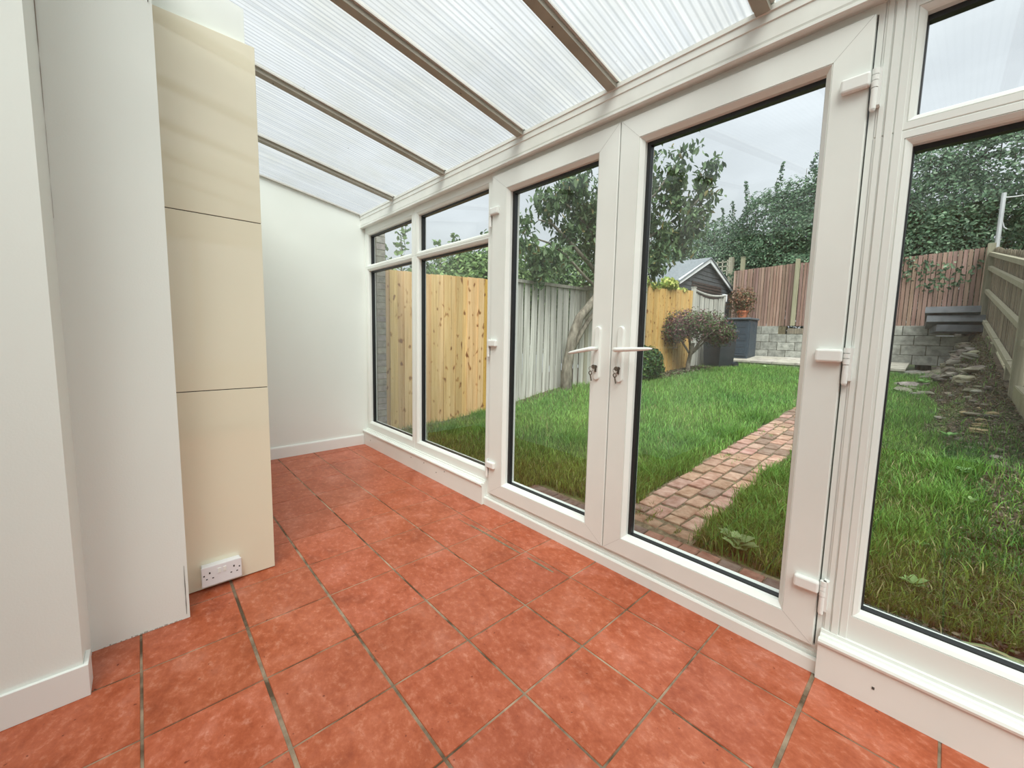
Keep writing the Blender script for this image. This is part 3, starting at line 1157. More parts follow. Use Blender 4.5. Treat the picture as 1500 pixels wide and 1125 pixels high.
def tuft_region(n):
    cs = np.array([(-.42, -1.05), (-.48, -1.35), (-.36, -1.75), (-.30, -2.3), (.42, -1.2), (.5, -1.6), (.45, -2.2), (-1.1, -1.9), (-1.25, -2.6), (-.9, -1.5),
                   (.6, -2.8), (1.6, -2.0), (2.6, -1.6), (2.9, -1.2), (3.2, -2.0), (-1.35, -3.4), (.42, -3.4), (.40, -4.4), (-.55, -3.2), (.38, -1.9)])
    k = rng.integers(0, len(cs), n)
    P = cs[k] + rng.normal(0, .10, (n, 2))
    ok = ~((P[:, 0] > -.22) & (P[:, 0] < .27)) & (P[:, 1] < -.85) & (P[:, 0] < 3.5)
    return P[ok, 0], P[ok, 1]


def tuft_cols(X, Y, n):
    C = np.tile(np.array([.125, .27, .045]), (n, 1))
    return C * rng.uniform(.6, 1.4, n)[:, None]


blades(16000, tuft_region, .07, .15, .0026, tuft_cols, 'long_grass', 'longer dark green grass tufts beside the brick path', lean=.6)


def seam_region(n):
    Y = -.9 - 9.0 * rng.random(n) ** 1.4
    X = rng.choice([-.245, -.14, .07, .175, .28, .285, .29], n) + rng.normal(0, .012, n)
    k = np.sin(Y * 4.3) + np.sin(Y * 11.7 + X * 9) > .9
    return X[k], Y[k]


blades(6000, seam_region, .02, .05, .002, lawn_cols, 'path_weeds', 'small grass weeds between the path bricks')


# ---- broad-leaved weeds
def leafmesh(name, P, Nrm, size, C, parent=None, mat=LEAF, ratio=.55, up=None):
    """many small pointed leaves as one mesh: P positions, Nrm normals"""
    n = len(P)
    Nrm = Nrm / np.linalg.norm(Nrm, axis=1)[:, None]
    r = rng.normal(size=(n, 3))
    if up is not None:
        r = r * .55 + up
    T = np.cross(Nrm, np.cross(r, Nrm))
    T /= np.linalg.norm(T, axis=1)[:, None] + 1e-9
    B = np.cross(Nrm, T)
    s = size * rng.uniform(.7, 1.3, n)[:, None]
    V = np.zeros((n, 6, 3), np.float32)
    V[:, 0] = P - T * s * .5
    V[:, 1] = P - T * s * .12 + B * s * ratio * .5 + Nrm * s * .08
    V[:, 2] = P + T * s * .25 + B * s * ratio * .40 + Nrm * s * .08
    V[:, 3] = P + T * s * .55 - Nrm * s * .06
    V[:, 4] = P + T * s * .25 - B * s * ratio * .40 + Nrm * s * .08
    V[:, 5] = P - T * s * .12 - B * s * ratio * .5 + Nrm * s * .08
    me = bpy.data.meshes.new(name)
    me.vertices.add(n * 6)
    me.vertices.foreach_set('co', V.reshape(-1))
    idx = np.arange(n)[:, None] * 6
    li = np.concatenate([idx + np.array([0, 1, 2, 3]), idx + np.array([0, 3, 4, 5])], 1).reshape(-1)
    me.loops.add(n * 8)
    me.loops.foreach_set('vertex_index', li.astype(np.int32))
    me.polygons.add(n * 2)
    me.polygons.foreach_set('loop_start', (np.arange(n * 2) * 4).astype(np.int32))
    me.update(calc_edges=True)
    ca = me.color_attributes.new('tint', 'FLOAT_COLOR', 'POINT')
    CC = np.ones((n, 6, 4), np.float32)
    CC[:, :, :3] = C[:, None, :]
    ca.data.foreach_set('color', CC.reshape(-1))
    me.materials.append(mat)
    o = bpy.data.objects.new(name, me)
    COL.objects.link(o)
    if parent:
        o.parent = parent
        o.matrix_parent_inverse = Matrix.Translation(-Vector(parent.location))
    return o


def weed(x, y, n, s, col, lab, height=.8):
    s = s * (.62 if y < -1.6 else .8)
    P, N_, U = [], [], []
    z = gz(x, y)
    for k in range(n):
        a = 2 * math.pi * k / n + random.uniform(-.3, .3)
        P.append((x + math.cos(a) * s * .55, y + math.sin(a) * s * .55, z + s * height * random.uniform(.7, 1.2) + .02))
        N_.append((-math.cos(a) * .6, -math.sin(a) * .6, 1))
        U.append((math.cos(a), math.sin(a), .5))
    P, N_, U = np.array(P), np.array(N_), np.array(U)
    C = np.tile(np.array(col), (n, 1)) * rng.uniform(.8, 1.2, (n, 1))
    o = leafmesh('broadleaf_weed', P, N_, s, C, up=U * 4, ratio=.6)
    return tag(o, lab, 'weed', 'broad-leaved weeds in the lawn')


weed(-.50, -.93, 9, .11, (.26, .36, .15), 'pale broadleaf weed between the path and right door edge')
weed(-.44, -.99, 7, .10, (.25, .35, .14), 'second pale weed just behind the one by the door')
weed(1.30, -.62, 6, .07, (.30, .45, .16), 'small weed low in the glazing bay left of the doors')
weed(-1.22, -1.75, 6, .055, (.22, .45, .16), 'round-leaved weed in the lawn seen through the right bay')
weed(-1.21, -1.20, 7, .07, (.22, .36, .12), 'small weed near the brick edging in the right bay')
weed(-1.42, -2.60, 8, .08, (.24, .36, .14), 'weed at the soil border, near group')
weed(-1.40, -3.30, 8, .09, (.26, .44, .18), 'weed with upright leaves at the middle of the soil border')
weed(-1.30, -4.6, 9, .11, (.22, .42, .14), 'weed at the soil border, in front of the stone rubble')
weed(-.95, -9.2, 12, .16, (.20, .38, .12), 'weed clump before the block wall right of the concrete step')
weed(1.0, -9.6, 12, .14, (.30, .52, .18), 'pale weed clump at the far edge of lawn near the step')
weed(1.9, -10.2, 12, .13, (.34, .50, .22), 'pale weed clump at the lawn edge near the grey bin')

# long strap leaves lying against the glass at the bottom right
sp = MB()
for k in range(9):
    x0 = -1.30 - .02 * k
    pts, L_ = [], random.uniform(.35, .6)
    for t in np.linspace(0, 1, 8):
        pts.append((x0 + .08 - L_ * t, -.56 - .10 * math.sin(t * 2 + k * .5) - .03 * t, gz(x0, -.5) + .045 + .09 * math.sin(math.pi * t) + .006 * k))
    w_ = .010
    V_ = [(p[0], p[1] - w_ * (1 - abs(2 * i / 7 - 1) ** 2 * .9), p[2]) for i, p in enumerate(pts)] + [(p[0], p[1] + w_ * (1 - abs(2 * i / 7 - 1) ** 2 * .9), p[2] + .003) for i, p in enumerate(pts)]
    sp.add(V_, [(i, i + 1, 9 + i, 8 + i) for i in range(7)], 0, (.30, .40, .17) if k % 3 else (.48, .44, .24))
tag(sp.build('strap_leaf_plant', LEAF, fix=False), 'clump of long strap leaves lying on the brick edging by the glass', 'plant')


# ---- fences
def board_panel(name, mat, a, b, ztop, zbot, n, parent, thick=.012, tint=None, overlap=True, lean=0.0, wob=.004, mats=None):
    """closeboard panel between points a, b (xy); ztop/zbot are functions of 0..1"""
    m_ = MB()
    a, b = Vector((*a, 0)), Vector((*b, 0))
    d = (b - a)
    L = d.length
    d.normalize()
    nrm = Vector((-d.y, d.x, 0))
    w = L / n
    for k in range(n):
        t0, t1 = k / n, (k + 1) / n
        tm = (t0 + t1) / 2
        z0, z1 = zbot(tm), ztop(tm) + random.uniform(-wob, wob)
        c = a + d * (tm * L)
        off = nrm * (.008 if k % 2 else -.008)
        tt = tint(k) if tint else jit(.08)
        hw_ = w * (.53 if overlap else .43)
        le = random.uniform(-lean, lean)
        q_ = [c + d * (-hw_) + off, c + d * hw_ + off]
        th_ = nrm * thick / 2
        vs_ = []
        for (zz, sh_) in ((z0, -le), (z1, le)):
            for p_ in q_:
                for s_ in (-1, 1):
                    vs_.append(p_ + th_ * s_ + d * sh_ + Vector((0, 0, zz)))
        m_.add(vs_, [(0, 1, 3, 2), (4, 6, 7, 5), (0, 2, 6, 4), (1, 5, 7, 3), (0, 4, 5, 1), (2, 3, 7, 6)], 0, tt)
    return m_.build(name, mat, parent)


def post(parent, mat, x, y, z0, z1, w=.09, tint=(1, 1, 1), name='post', cap=True):
    p_ = MB()
    p_.cbox(x - w / 2, x + w / 2, y - w / 2, y + w / 2, z0, z1, .005, 0, tint)
    if cap:
        p_.cbox(x - w * .6, x + w * .6, y - w * .6, y + w * .6, z1, z1 + .018, .004, 0, tint)
    return p_.build(name, mat, parent)


# new pine fence, left of the garden
def ytint(k):
    r = random.uniform(.78, 1.12)
    return (r, r * random.uniform(.93, 1.03), r * random.uniform(.82, 1.05))


f1 = empty('pine_fence', (FX, -1.5, .0))
tag(f1, 'new yellow pine closeboard fence outside the two far glazing bays', 'fence')
board_panel('board_panel', W_YEL, (FX, -.55), (FX, -1.55), lambda t: 2.02 + .03 * t, lambda t: -.06 + .05 * t, 10, f1, .016, ytint)
board_panel('board_panel', W_YEL, (FX, -1.56), (FX, -2.66), lambda t: 2.055 + .035 * t, lambda t: -.01 + .06 * t, 11, f1, .016,
            lambda k: (lambda c: (c[0] * 1.0, c[1] * (.86 if k > 6 else 1), c[2] * (.42 if k > 6 else .95)))(ytint(k)))
for y in (-.53, -1.555, -2.68):
    post(f1, W_YEL, FX + .07, y, -.1, 2.0, .09, (.9, .9, .85))

# limewashed fence
f2 = empty('limewashed_fence', (FX, -4.8, .1))
tag(f2, 'old whitewashed closeboard fence behind the leaning tree', 'fence')
def wtint(k):
    r = random.uniform(.80, 1.12)
    return (r, r * .995, r * .97)
board_panel('board_panel', W_WHT, (FX, -2.78), (FX, -4.78), lambda t: 2.10 + .03 * t, lambda t: .07 + .06 * t + .13 * math.exp(-((t - .85) / .4) ** 2), 24, f2, .014, wtint, False, .018, .012)
board_panel('board_panel', W_WHT, (FX, -4.85), (FX, -6.95), lambda t: 2.15 + .2 * t, lambda t: .24 + .06 * t, 22, f2, .014, wtint, False, .012, .012)
for y, zt in ((-2.75, 2.22), (-4.82, 2.2), (-7.0, 2.42)):
    post(f2, W_POST, FX + .01, y, 0, zt, .085, (.9, .9, .9))
q = MB()
q.beam((FX - .02, -2.78, 2.12), (FX - .02, -4.8, 2.15), .045, .05, tint=(.78, .76, .72))
q.beam((FX - .02, -4.8, 2.17), (FX - .02, -7.0, 2.38), .045, .05, tint=(.85, .85, .8))
q.build('top_rail', W_WHT, f2)

# second pine panel and the last white panel
f3 = empty('pine_fence', (FX, -8.2, .3))
tag(f3, 'yellow pine fence panel behind the round dark bush', 'fence')
board_panel('board_panel', W_YEL, (FX, -7.1), (FX, -9.45), lambda t: 2.40 + .13 * t, lambda t: .26 + .10 * t, 17, f3, .016, lambda k: (lambda r: (r, r * .95, r * .72))(random.uniform(.88, 1.06)))
post(f3, W_YEL, FX - .01, -7.08, .2, 2.46, .10, (1.0, .95, .8))
f4 = empty('white_fence', (FX, -10.5, .4))
tag(f4, 'short whitewashed fence panel between pine panel and shed', 'fence')
board_panel('board_panel', W_WHT, (FX, -9.6), (FX, -11.6), lambda t: 2.50 - .10 * math.sin(math.pi * t), lambda t: .38 + .08 * t, 12, f4, .014, wtint, False, .006)
for y, zt in ((-9.53, 2.62), (-11.65, 2.56)):
    post(f4, W_WHT, FX, y, .3, zt, .10, (1.05, 1.05, 1.02))
q = MB()
q.tube([(FX - .02, -9.55 - 2.05 * t, 2.53 - .07 * math.sin(math.pi * t) + .03) for t in np.linspace(0, 1, 8)], .03, 6)
q.build('top_rail', W_WHT, f4)

# red-brown fence along the back
f5 = empty('back_fence', (1.0, YB - .1, 1.6))
tag(f5, 'tall red brown closeboard fence on the block wall at the back', 'fence')
def rtint(k):
    r = random.uniform(.76, 1.16)
    return (r, r * random.uniform(.94, 1.04), r * random.uniform(.92, 1.04))
for (a, b, za, zb2) in ((3.62, 1.98, 3.42, 3.47), (1.86, -.10, 3.47, 3.42), (-.20, -1.66, 3.36, 3.42)):
    board_panel('board_panel', W_RED, (a, YB - .10), (b, YB - .10), lambda t, za=za, zb2=zb2: za + (zb2 - za) * t, lambda t: 1.675, int(abs(a - b) / .078), f5, .016, rtint, False, .004)
for x, zt in ((1.92, 3.58), (-.15, 3.44)):
    post(f5, W_POST, x, YB - .04, 1.675, zt, .10, (.92, .92, .80), cap=False)
post(f5, W_POST, 4.00, -13.3, 1.6, 4.00, .15, (.95, .93, .90), cap=False)
post(f5, W_POST, 3.42, YB - .2, 1.60, 3.83, .11, (.8, .82, .7))
tl_ = MB()
for z in (3.46, 3.60, 3.74):
    tl_.beam((3.75, YB - .12, z), (4.45, YB - .12, z), .02, .03)
for x in (3.85, 4.0, 4.15, 4.3):
    tl_.beam((x, YB - .12, 3.3), (x, YB - .12, 3.80), .03, .02, (0, 1, 0))
tl_.build('trellis', W_POST, f5)

# block retaining wall
bw = MB()
bwz0, ch = .72, .238
random.seed(5)
for r_ in range(4):
    zz = bwz0 + r_ * ch
    x = 3.55 + (0 if r_ % 2 else .22)
    while x > -1.45 + .10 * r_:
        lx = .44
        if not (r_ == 3 and .45 < x - lx / 2 < 2.05):
            t_ = random.uniform(.82, 1.12)
            bw.cbox(x - lx + .008, x - .004, YB - .10, YB + .10 + random.uniform(-.006, .006), zz + .004, zz + ch - .005, .006, 0, (t_, t_, t_ * .97))
        x -= lx
bw.box(-1.35, 3.7, YB - .09, YB + .075, bwz0, bwz0 + 3 * ch - .01, 1)
bw.box(-.98, .42, YB - .09, YB + .075, bwz0 + 3 * ch - .01, bwz0 + 4 * ch - .01, 1)
bw.box(2.07, 3.7, YB - .09, YB + .075, bwz0 + 3 * ch - .01, bwz0 + 4 * ch - .01, 1)
struct(bw.build('wall_block', [BLOCK, MORTAR]), 'low retaining wall of grey concrete blocks below the back fence', 'wall')
ts = MB()
ts.cbox(.50, 2.02, YB - .09, YB + .06, 1.44, 1.60, .01)
tag(ts.build('railway_sleeper', W_GRY), 'dark timber baulk lying on the block wall under the fence', 'timber')

# concrete step in front of it
st = empty('patio_step', (1.3, -11.7, .5))
struct(st, 'raised patio of pale concrete slabs with a block riser at the back', 'patio')
def slz(y):
    return .665 + (-11.05 - y) * .085
for i in range(8):
    for j in range(2):
        x1 = 3.55 - i * .52
        x0 = x1 - .51
        y1 = -11.03 - j * .62
        y0 = y1 - .61
        if x0 < -.62:
            continue
        m_ = MB()
        tt = jit(.06)
        m_.add([(x0, y1, slz(y1) - .05), (x1, y1, slz(y1) - .05), (x1, y0, slz(y0) - .05), (x0, y0, slz(y0) - .05),
                (x0, y1, slz(y1)), (x1, y1, slz(y1)), (x1, y0, slz(y0)), (x0, y0, slz(y0))],
               [(0, 3, 2, 1), (4, 5, 6, 7), (0, 1, 5, 4), (1, 2, 6, 5), (2, 3, 7, 6), (3, 0, 4, 7)], 0, tt)
        m_.build('slab', SLAB, st)
rz = MB()
x = 3.5
while x > -.5:
    lx = .44
    rz.cbox(x - lx + .01, x, -11.16, -11.06, .44, .615, .006, 0, jit(.1))
    x -= lx
rz.build('riser', BLOCK, st)

# right-hand fence: rails towards the garden
f6 = empty('post_and_board_fence', (-1.7, -9, .8))
tag(f6, 'weathered board fence with posts and rails down the right side', 'fence')
A = Vector((-1.67, -12.30, 0))
B = Vector((-1.85, -6.55, 0))
C_ = Vector((-1.93, -3.6, 0))
def gtint(k):
    r = random.uniform(.8, 1.15)
    return (r, r * .99, r * .95)
def run(a, b, za, zb2, h, n):
    board_panel('board_panel', W_GRY, (a.x - .06, a.y), (b.x - .06, b.y), lambda t: za + h + (zb2 - za) * t, lambda t: za + .05 + (zb2 - za) * t, n, f6, .014, gtint, False, .004, .02)
    for hz_ in (.12, .47, .76, .93):
        r_ = MB()
        p0, p1 = a + Vector((0, 0, za + h * hz_)), b + Vector((0, 0, zb2 + h * hz_))
        r_.beam(p0, p1, .06, .075, tint=(.85, .84, .80))
        r_.build('rail', W_POST, f6)
run(A, B, 1.62, .62, 1.74, 48)
run(B + Vector((0, .1, 0)), C_, .52, .34, 1.62, 25)
for p_, z0, z1, w_ in ((A, 1.2, 3.46, .12), (B, .25, 2.42, .11), (C_, .0, 2.0, .11)):
    post(f6, W_POST, p_.x + .01, p_.y, z0, z1, w_, (.68, .67, .62), cap=False)
gb = MB()
gb.beam(A + Vector((-.03, 0, 1.52)), B + Vector((-.03, 0, .50)), .03, .22, tint=(.7, .7, .62))
gb.beam(B + Vector((.02, .1, .62)), C_ + Vector((.02, 0, .42)), .035, .24, tint=(.72, .72, .6))
gb.build('gravel_board', W_POST, f6)
for k in range(9):
    t = (k + .5) / 9
    p_ = A.lerp(B, t)
    z_ = 1.62 + (.62 - 1.62) * t
    if k % 3 == 1:
        pk = MB()
        pk.cbox(p_.x - .03, p_.x + .03, p_.y - .04, p_.y + .04, z_ - .45, z_ + .25, .004, 0, (.7, .7, .65))
        pk.build('stake', W_POST, f6)

# washing line pole
wp = MB()
wp.tube([(-1.735, -12.35, 3.35), (-1.735, -12.35, 4.52)], .04, 10)
wp.tube([(-1.735, -12.35, 4.42), (-1.90, -12.33, 4.40), (-2.06, -12.32, 4.40), (-2.10, -12.32, 4.50)], .016, 8)
wp.tube([(-1.75, -12.33, 3.95), (-1.80, -12.33, 3.78), (-1.84, -12.33, 3.74)], .012, 6)
tag(wp.build('washing_line_pole', METPOLE), 'pale pole with a hooked arm above the right fence corner', 'pole')

# dark slabs stacked on the right end of the block wall
for k, (x, y, z, rx, rz_, w_) in enumerate(((-1.30, -12.02, 1.58, .08, .22, .38), (-1.24, -12.00, 1.74, .30, .06, .44), (-1.20, -11.98, 1.92, .38, -.02, .42))):
    m_ = MB()
    ax = Vector((math.cos(rz_), math.sin(rz_), 0))
    ay = Vector((-math.sin(rz_), math.cos(rz_), rx))
    az = ax.cross(ay)
    m_.obox((x, y, z), ax, ay, az, w_, .26, .075)
    o = m_.build('slate_slab', SLATE)
    tag(o, ['dark grey slab at the bottom of the stack on the wall end', 'dark grey slab in the middle of the stack on the wall end',
            'dark grey slab topmost on the stack by the fence corner'][k], 'slab', 'dark slabs stacked on the block wall')

# rubble on the bank
random.seed(3)
def rock(x, y, s, lab, tint, flat=.45, grp='rubble stones on the soil bank'):
    bm = bmesh.new()
    bmesh.ops.create_icosphere(bm, subdivisions=2, radius=1)
    sd = random.random() * 50
    ang = random.uniform(0, 3.1)
    R_ = Matrix.Rotation(ang, 3, 'Z') @ Matrix.Rotation(random.uniform(-.35, .35), 3, 'X')
    sx, sy, sz = s * random.uniform(.8, 1.3), s * random.uniform(.6, 1.0), s * flat * random.uniform(.7, 1.2)
    for v in bm.verts:
        c = v.co
        m_ = max(abs(c.x), abs(c.y), abs(c.z))
        c = c / (m_ ** .72)
        k = 1 + .14 * math.sin(c.x * 3 + sd) * math.cos(c.y * 4 + sd * 2) + .10 * math.sin(c.z * 5 + sd)
        v.co = R_ @ Vector((c.x * sx * k, c.y * sy * k, c.z * sz * k))
    m_ = MB()
    z = gz(x, y) + s * flat * .35
    m_.add([(v.co.x + x, v.co.y + y, v.co.z + z) for v in bm.verts], [tuple(v.index for v in f.verts) for f in bm.faces], 0, tint)
    bm.free()
    o = m_.build('rubble_stone', STONE)
    return tag(o, lab, 'stone', grp)


for k in range(120):
    y = -12.1 + 8.4 * (k / 120) ** 1.9
    spread = .75 if y < -8 else .30
    x = fxr(y) + .18 + abs(random.gauss(0, spread)) * .8
    x = min(x, -.75)
    s = random.uniform(.05, .15) * (1.15 if y < -8 else .5)
    yel = -6.2 < y < -4.8
    tt = (1.5, 1.3, .9) if (yel and k % 2) else jit(.3)
    zone = ('at the top of the bank beside the slab stack' if y < -11.3 else 'on the upper bank right of the block wall end' if y < -10.2 else
            'halfway down the bank under the fence rails' if y < -8.8 else 'low on the bank at the end of the lawn' if y < -7.2 else
            'in the soil border just behind the near fence post' if y < -6.2 else 'in the soil border nearer than the yellowish stones')
    siz = 'large' if s > .10 else 'small'
    if yel:
        rock(x, y, s, 'small ' + ('yellowish' if k % 2 else 'grey') + ' stone in the soil below the near fence post', tt, .4,
             ('yellowish' if k % 2 else 'grey') + ' stones below the near fence post')
    else:
        rock(x, y, s, siz + ' grey rubble stone ' + zone, tt, .4, siz + ' rubble stones ' + zone)

# litter of dead leaves and clods in the soil border
n = 15000
Y = -.9 - 11.1 * rng.random(n) ** 1.2
X = np.array([fxr(y) for y in Y]) + .05 + rng.random(n) ** 1.5 * np.where(Y < -7, 1.0, .72)
Z = np.array([gz(x, y) for x, y in zip(X, Y)]) + rng.uniform(0, .02, n)
N_ = np.stack([rng.normal(0, .5, n), rng.normal(0, .5, n), np.ones(n)], 1)
base = np.array([(.10, .075, .05), (.24, .20, .14), (.06, .12, .03), (.14, .24, .07), (.36, .31, .2)])
Cc = base[rng.integers(0, 5, n)] * rng.uniform(.6, 1.3, n)[:, None]
Cc = np.where(((Cc[:, 1] > Cc[:, 0]) & (Y < -6) & (rng.random(n) < .8))[:, None], Cc * np.array([1.5, .6, .8]), Cc)
o = leafmesh('border_litter', np.stack([X, Y, Z], 1), N_, .028, Cc * .75)
tag(o, 'dead leaves and low weeds covering the soil border', 'litter', kind='stuff')

# ---- neighbour's brick pier
bp = MB()
random.seed(9)
z = -.05
r_ = 0
while z < 2.36:
    for k in range(2):
        tt = jit(.2)
        y0 = -.345 - k * .115
        bp.cbox(3.30, 3.52, y0 - .108, y0, z, z + .066, .004, 0, tt)
    z += .075
    r_ += 1
bp.box(3.305, 3.515, -.57, -.35, -.05, 2.35, 1)
tag(bp.build('brick_pier', [HBRICK, MORTAR]), 'grey brick pier at the near end of the pine fence by the end wall', 'pier')

# ---- shed beyond the left fence
SX = 3.74
sh_ = empty('garden_shed', (SX + 1.5, -10.9, .3))
tag(sh_, 'dark grey shed with white bargeboards and felt roof beyond the left fence', 'shed')
ya, yb_, yc = -9.12, -10.93, -13.05
ze, zr = 2.80, 3.60
w = MB()
w.add([(x, y, z) for x in (SX + .12, SX + 4.2) for (y, z) in ((ya - .08, .3), (yc + .08, .3), (yc + .08, ze - .04), (yb_, zr - .09), (ya - .08, ze - .04))],
      [(0, 1, 2, 3, 4), (9, 8, 7, 6, 5), (0, 5, 6, 1), (1, 6, 7, 2), (2, 7, 8, 3), (3, 8, 9, 4), (4, 9, 5, 0)])
w.build('shed_wall', SHED, sh_)
cl = MB()
z = 2.66
while z < 3.5:
    k = max(0, (z + .03 - ze) / (zr - ze))
    y0 = ya - .08 + (yb_ - ya) * k
    y1 = yc + .08 + (yb_ - yc) * k
    cl.beam((SX + .110, y0, z), (SX + .110, y1, z), .018, .10)
    z += .125
cl.build('cladding', SHED, sh_)
db = MB()
for k in range(6):
    db.beam((SX + .092, -9.95, 2.42 + k * .085), (SX + .092, -12.1, 2.42 + k * .085), .02, .055)
db.build('brown_slats', DKBROWN, sh_)
for (p0, p1) in (((SX + .02, ya + .10, ze - .055), (SX + .02, yb_, zr - .04)), ((SX + .02, yc - .10, ze - .055), (SX + .02, yb_, zr - .04))):
    m_ = MB()
    m_.beam(p0, p1, .03, .13, (0, 0, 1))
    m_.build('bargeboard', WHITEB, sh_)
for s, ye in ((1, ya), (-1, yc)):
    m_ = MB()
    m_.add([(x, y, z + d) for x in (SX - .02, SX + 4.4) for (y, z) in ((ye + s * .14, ze - .06), (yb_, zr + .01)) for d in (0, .03)],
           [(0, 1, 3, 2), (4, 6, 7, 5), (0, 4, 5, 1), (2, 3, 7, 6), (1, 5, 7, 3), (0, 2, 6, 4)])
    m_.build('roof_slope', FELT, sh_)
lm = MB()
lm.cbox(SX + .0, SX + .09, -12.42, -12.20, 2.44, 2.68, .015)
lm.build('wall_lamp', WHITEB, sh_)

# ---- storage box with potted plant on top
bx = empty('storage_box', (3.0, -11.8, .7))
tag(bx, 'slate blue plastic storage box with double doors standing on the patio', 'storage box')
m_ = MB()
X0, X1, Y0, Y1, Z0, Z1 = 2.74, 3.45, -12.15, -11.42, .70, 1.83
m_.cbox(X0, X1, Y0, Y1, Z0, Z1, .015)
m_.build('body', BOXM, bx)
for (a, b) in ((X0 + .03, (X0 + X1) / 2 - .006), ((X0 + X1) / 2 + .006, X1 - .03)):
    d = MB()
    d.cbox(a, b, Y1 - .005, Y1 + .02, Z0 + .07, Z1 - .06, .008)
    for k in range(5):
        zz = Z0 + .14 + k * .19
        d.cbox(a + .04, b - .04, Y1 + .018, Y1 + .026, zz, zz + .12, .004)
    do = d.build('box_door', BOXM, bx)
sd = MB()
sd.cbox(X0 - .014, X0 + .01, Y0 + .06, Y1 - .06, Z0 + .07, Z1 - .07, .006)
sd.cbox(X0 - .026, X0 - .010, (Y0 + Y1) / 2 - .05, (Y0 + Y1) / 2 - .01, Z1 - .34, Z1 - .09, .004)
sd.build('side_panel', BOXM, bx)
ld = MB()
ld.cbox(X0 - .04, X1 + .04, Y0 - .03, Y1 + .06, Z1, Z1 + .055, .018)
ld.build('box_lid', plain('grey_box_lid', (.10, .12, .14), .5), bx)
pt_ = MB()
PZ = Z1 + .055
pc = (3.06, -11.78, PZ)
pt_.lathe([(.10, 0), (.155, .17), (.175, .17), (.180, .225), (.155, .225), (.15, .20)], pc, 24)
po = empty('potted_plant', pc)
tag(po, 'terracotta pot with a bronze-green bushy plant on the storage box', 'potted plant')
pt_.build('pot', TERRA, po, smooth=False)


def shell(c, r, n, sq=1.0, inner=.55):
    u = rng.normal(size=(n, 3))
    u /= np.linalg.norm(u, axis=1)[:, None]
    k = inner + (1 - inner) * rng.random(n) ** .6
    P = u * k[:, None] * np.array(r)
    return P + np.array(c), u + rng.normal(0, .35, (n, 3))


P, N_ = shell((pc[0] + .05, pc[1], PZ + .50), (.40, .34, .46), 1500, inner=.1)
P += rng.normal(0, .05, P.shape)
Cc = np.array([(.19, .12, .07), (.11, .12, .055), (.25, .12, .07)])[rng.integers(0, 3, 1500)] * rng.uniform(.6, 1.5, 1500)[:, None]
leafmesh('foliage', P, N_, .06, Cc, po)
sm_ = MB()
for k in range(5):
    a = k * 1.3
    sm_.tube([(pc[0], pc[1], PZ + .18), (pc[0] + .08 * math.cos(a), pc[1] + .08 * math.sin(a), PZ + .45)], .008, 5)
sm_.build('stem', BARK, po)

# ---- wheelie bin
def wheelie():
    root = empty('wheelie_bin', (2.86, -9.80, .455))
    th_ = math.radians(-15.3)
    ex = Vector((math.cos(th_), math.sin(th_), 0))
    ey = Vector((-math.sin(th_), math.cos(th_), 0))   # to the front
    o_ = Vector((2.86, -9.72, .455))
    def P(u, v, z):
        p = o_ + ex * u - ey * v
        return (p.x, p.y, p.z + z)
    tag(root, 'black wheelie bin on the lawn between the round bush and storage box', 'bin')
    b_ = MB()
    H = .98
    def ring(i, z):
        return [P(i, i * .9, z), P(.56 - i, i * .9, z), P(.56 - i, .66 - i * .5, z), P(i, .66 - i * .5, z)]
    L_ = [ring(.055, .03), ring(.05, .12), ring(.012, .82), ring(.0, .84), ring(-.012, .86), ring(-.012, H - .04), ring(.0, H - .02)]
    vs_ = [p for r_ in L_ for p in r_]
    fs = [(i * 4 + k, i * 4 + (k + 1) % 4, i * 4 + 4 + (k + 1) % 4, i * 4 + 4 + k) for i in range(len(L_) - 1) for k in range(4)]
    fs += [(3, 2, 1, 0), tuple(range(len(vs_) - 4, len(vs_)))]
    b_.add(vs_, fs)
    b_.build('body', BINM, root)
    l_ = MB()
    vs_ = [P(-.02, -.03, H - .02), P(.58, -.03, H - .02), P(.58, .70, H + .02), P(-.02, .70, H + .02),
           P(.02, .02, H + .02), P(.54, .02, H + .02), P(.54, .66, H + .09), P(.02, .66, H + .09)]
    l_.add(vs_, [(3, 2, 1, 0), (4, 5, 6, 7), (0, 1, 5, 4), (1, 2, 6, 5), (2, 3, 7, 6), (3, 0, 4, 7)])
    lo = l_.build('lid', BINL, root)
    h_ = MB()
    h_.tube([P(.03, .70, H + .03), P(.03, .78, H + .02), P(.28, .80, H + .02), P(.53, .78, H + .02), P(.53, .70, H + .03)], .018, 8)
    h_.build('handle', BINL, lo)
    for u in (-.015, .575):
        w_ = MB()
        c = Vector(P(u, .64, .10))
        w_.tube([c - ex * .03, c + ex * .03], .10, 18)
        w_.tube([c - ex * .036, c + ex * .036], .05, 12)
        w_.build('wheel', BINM, root)
wheelie()

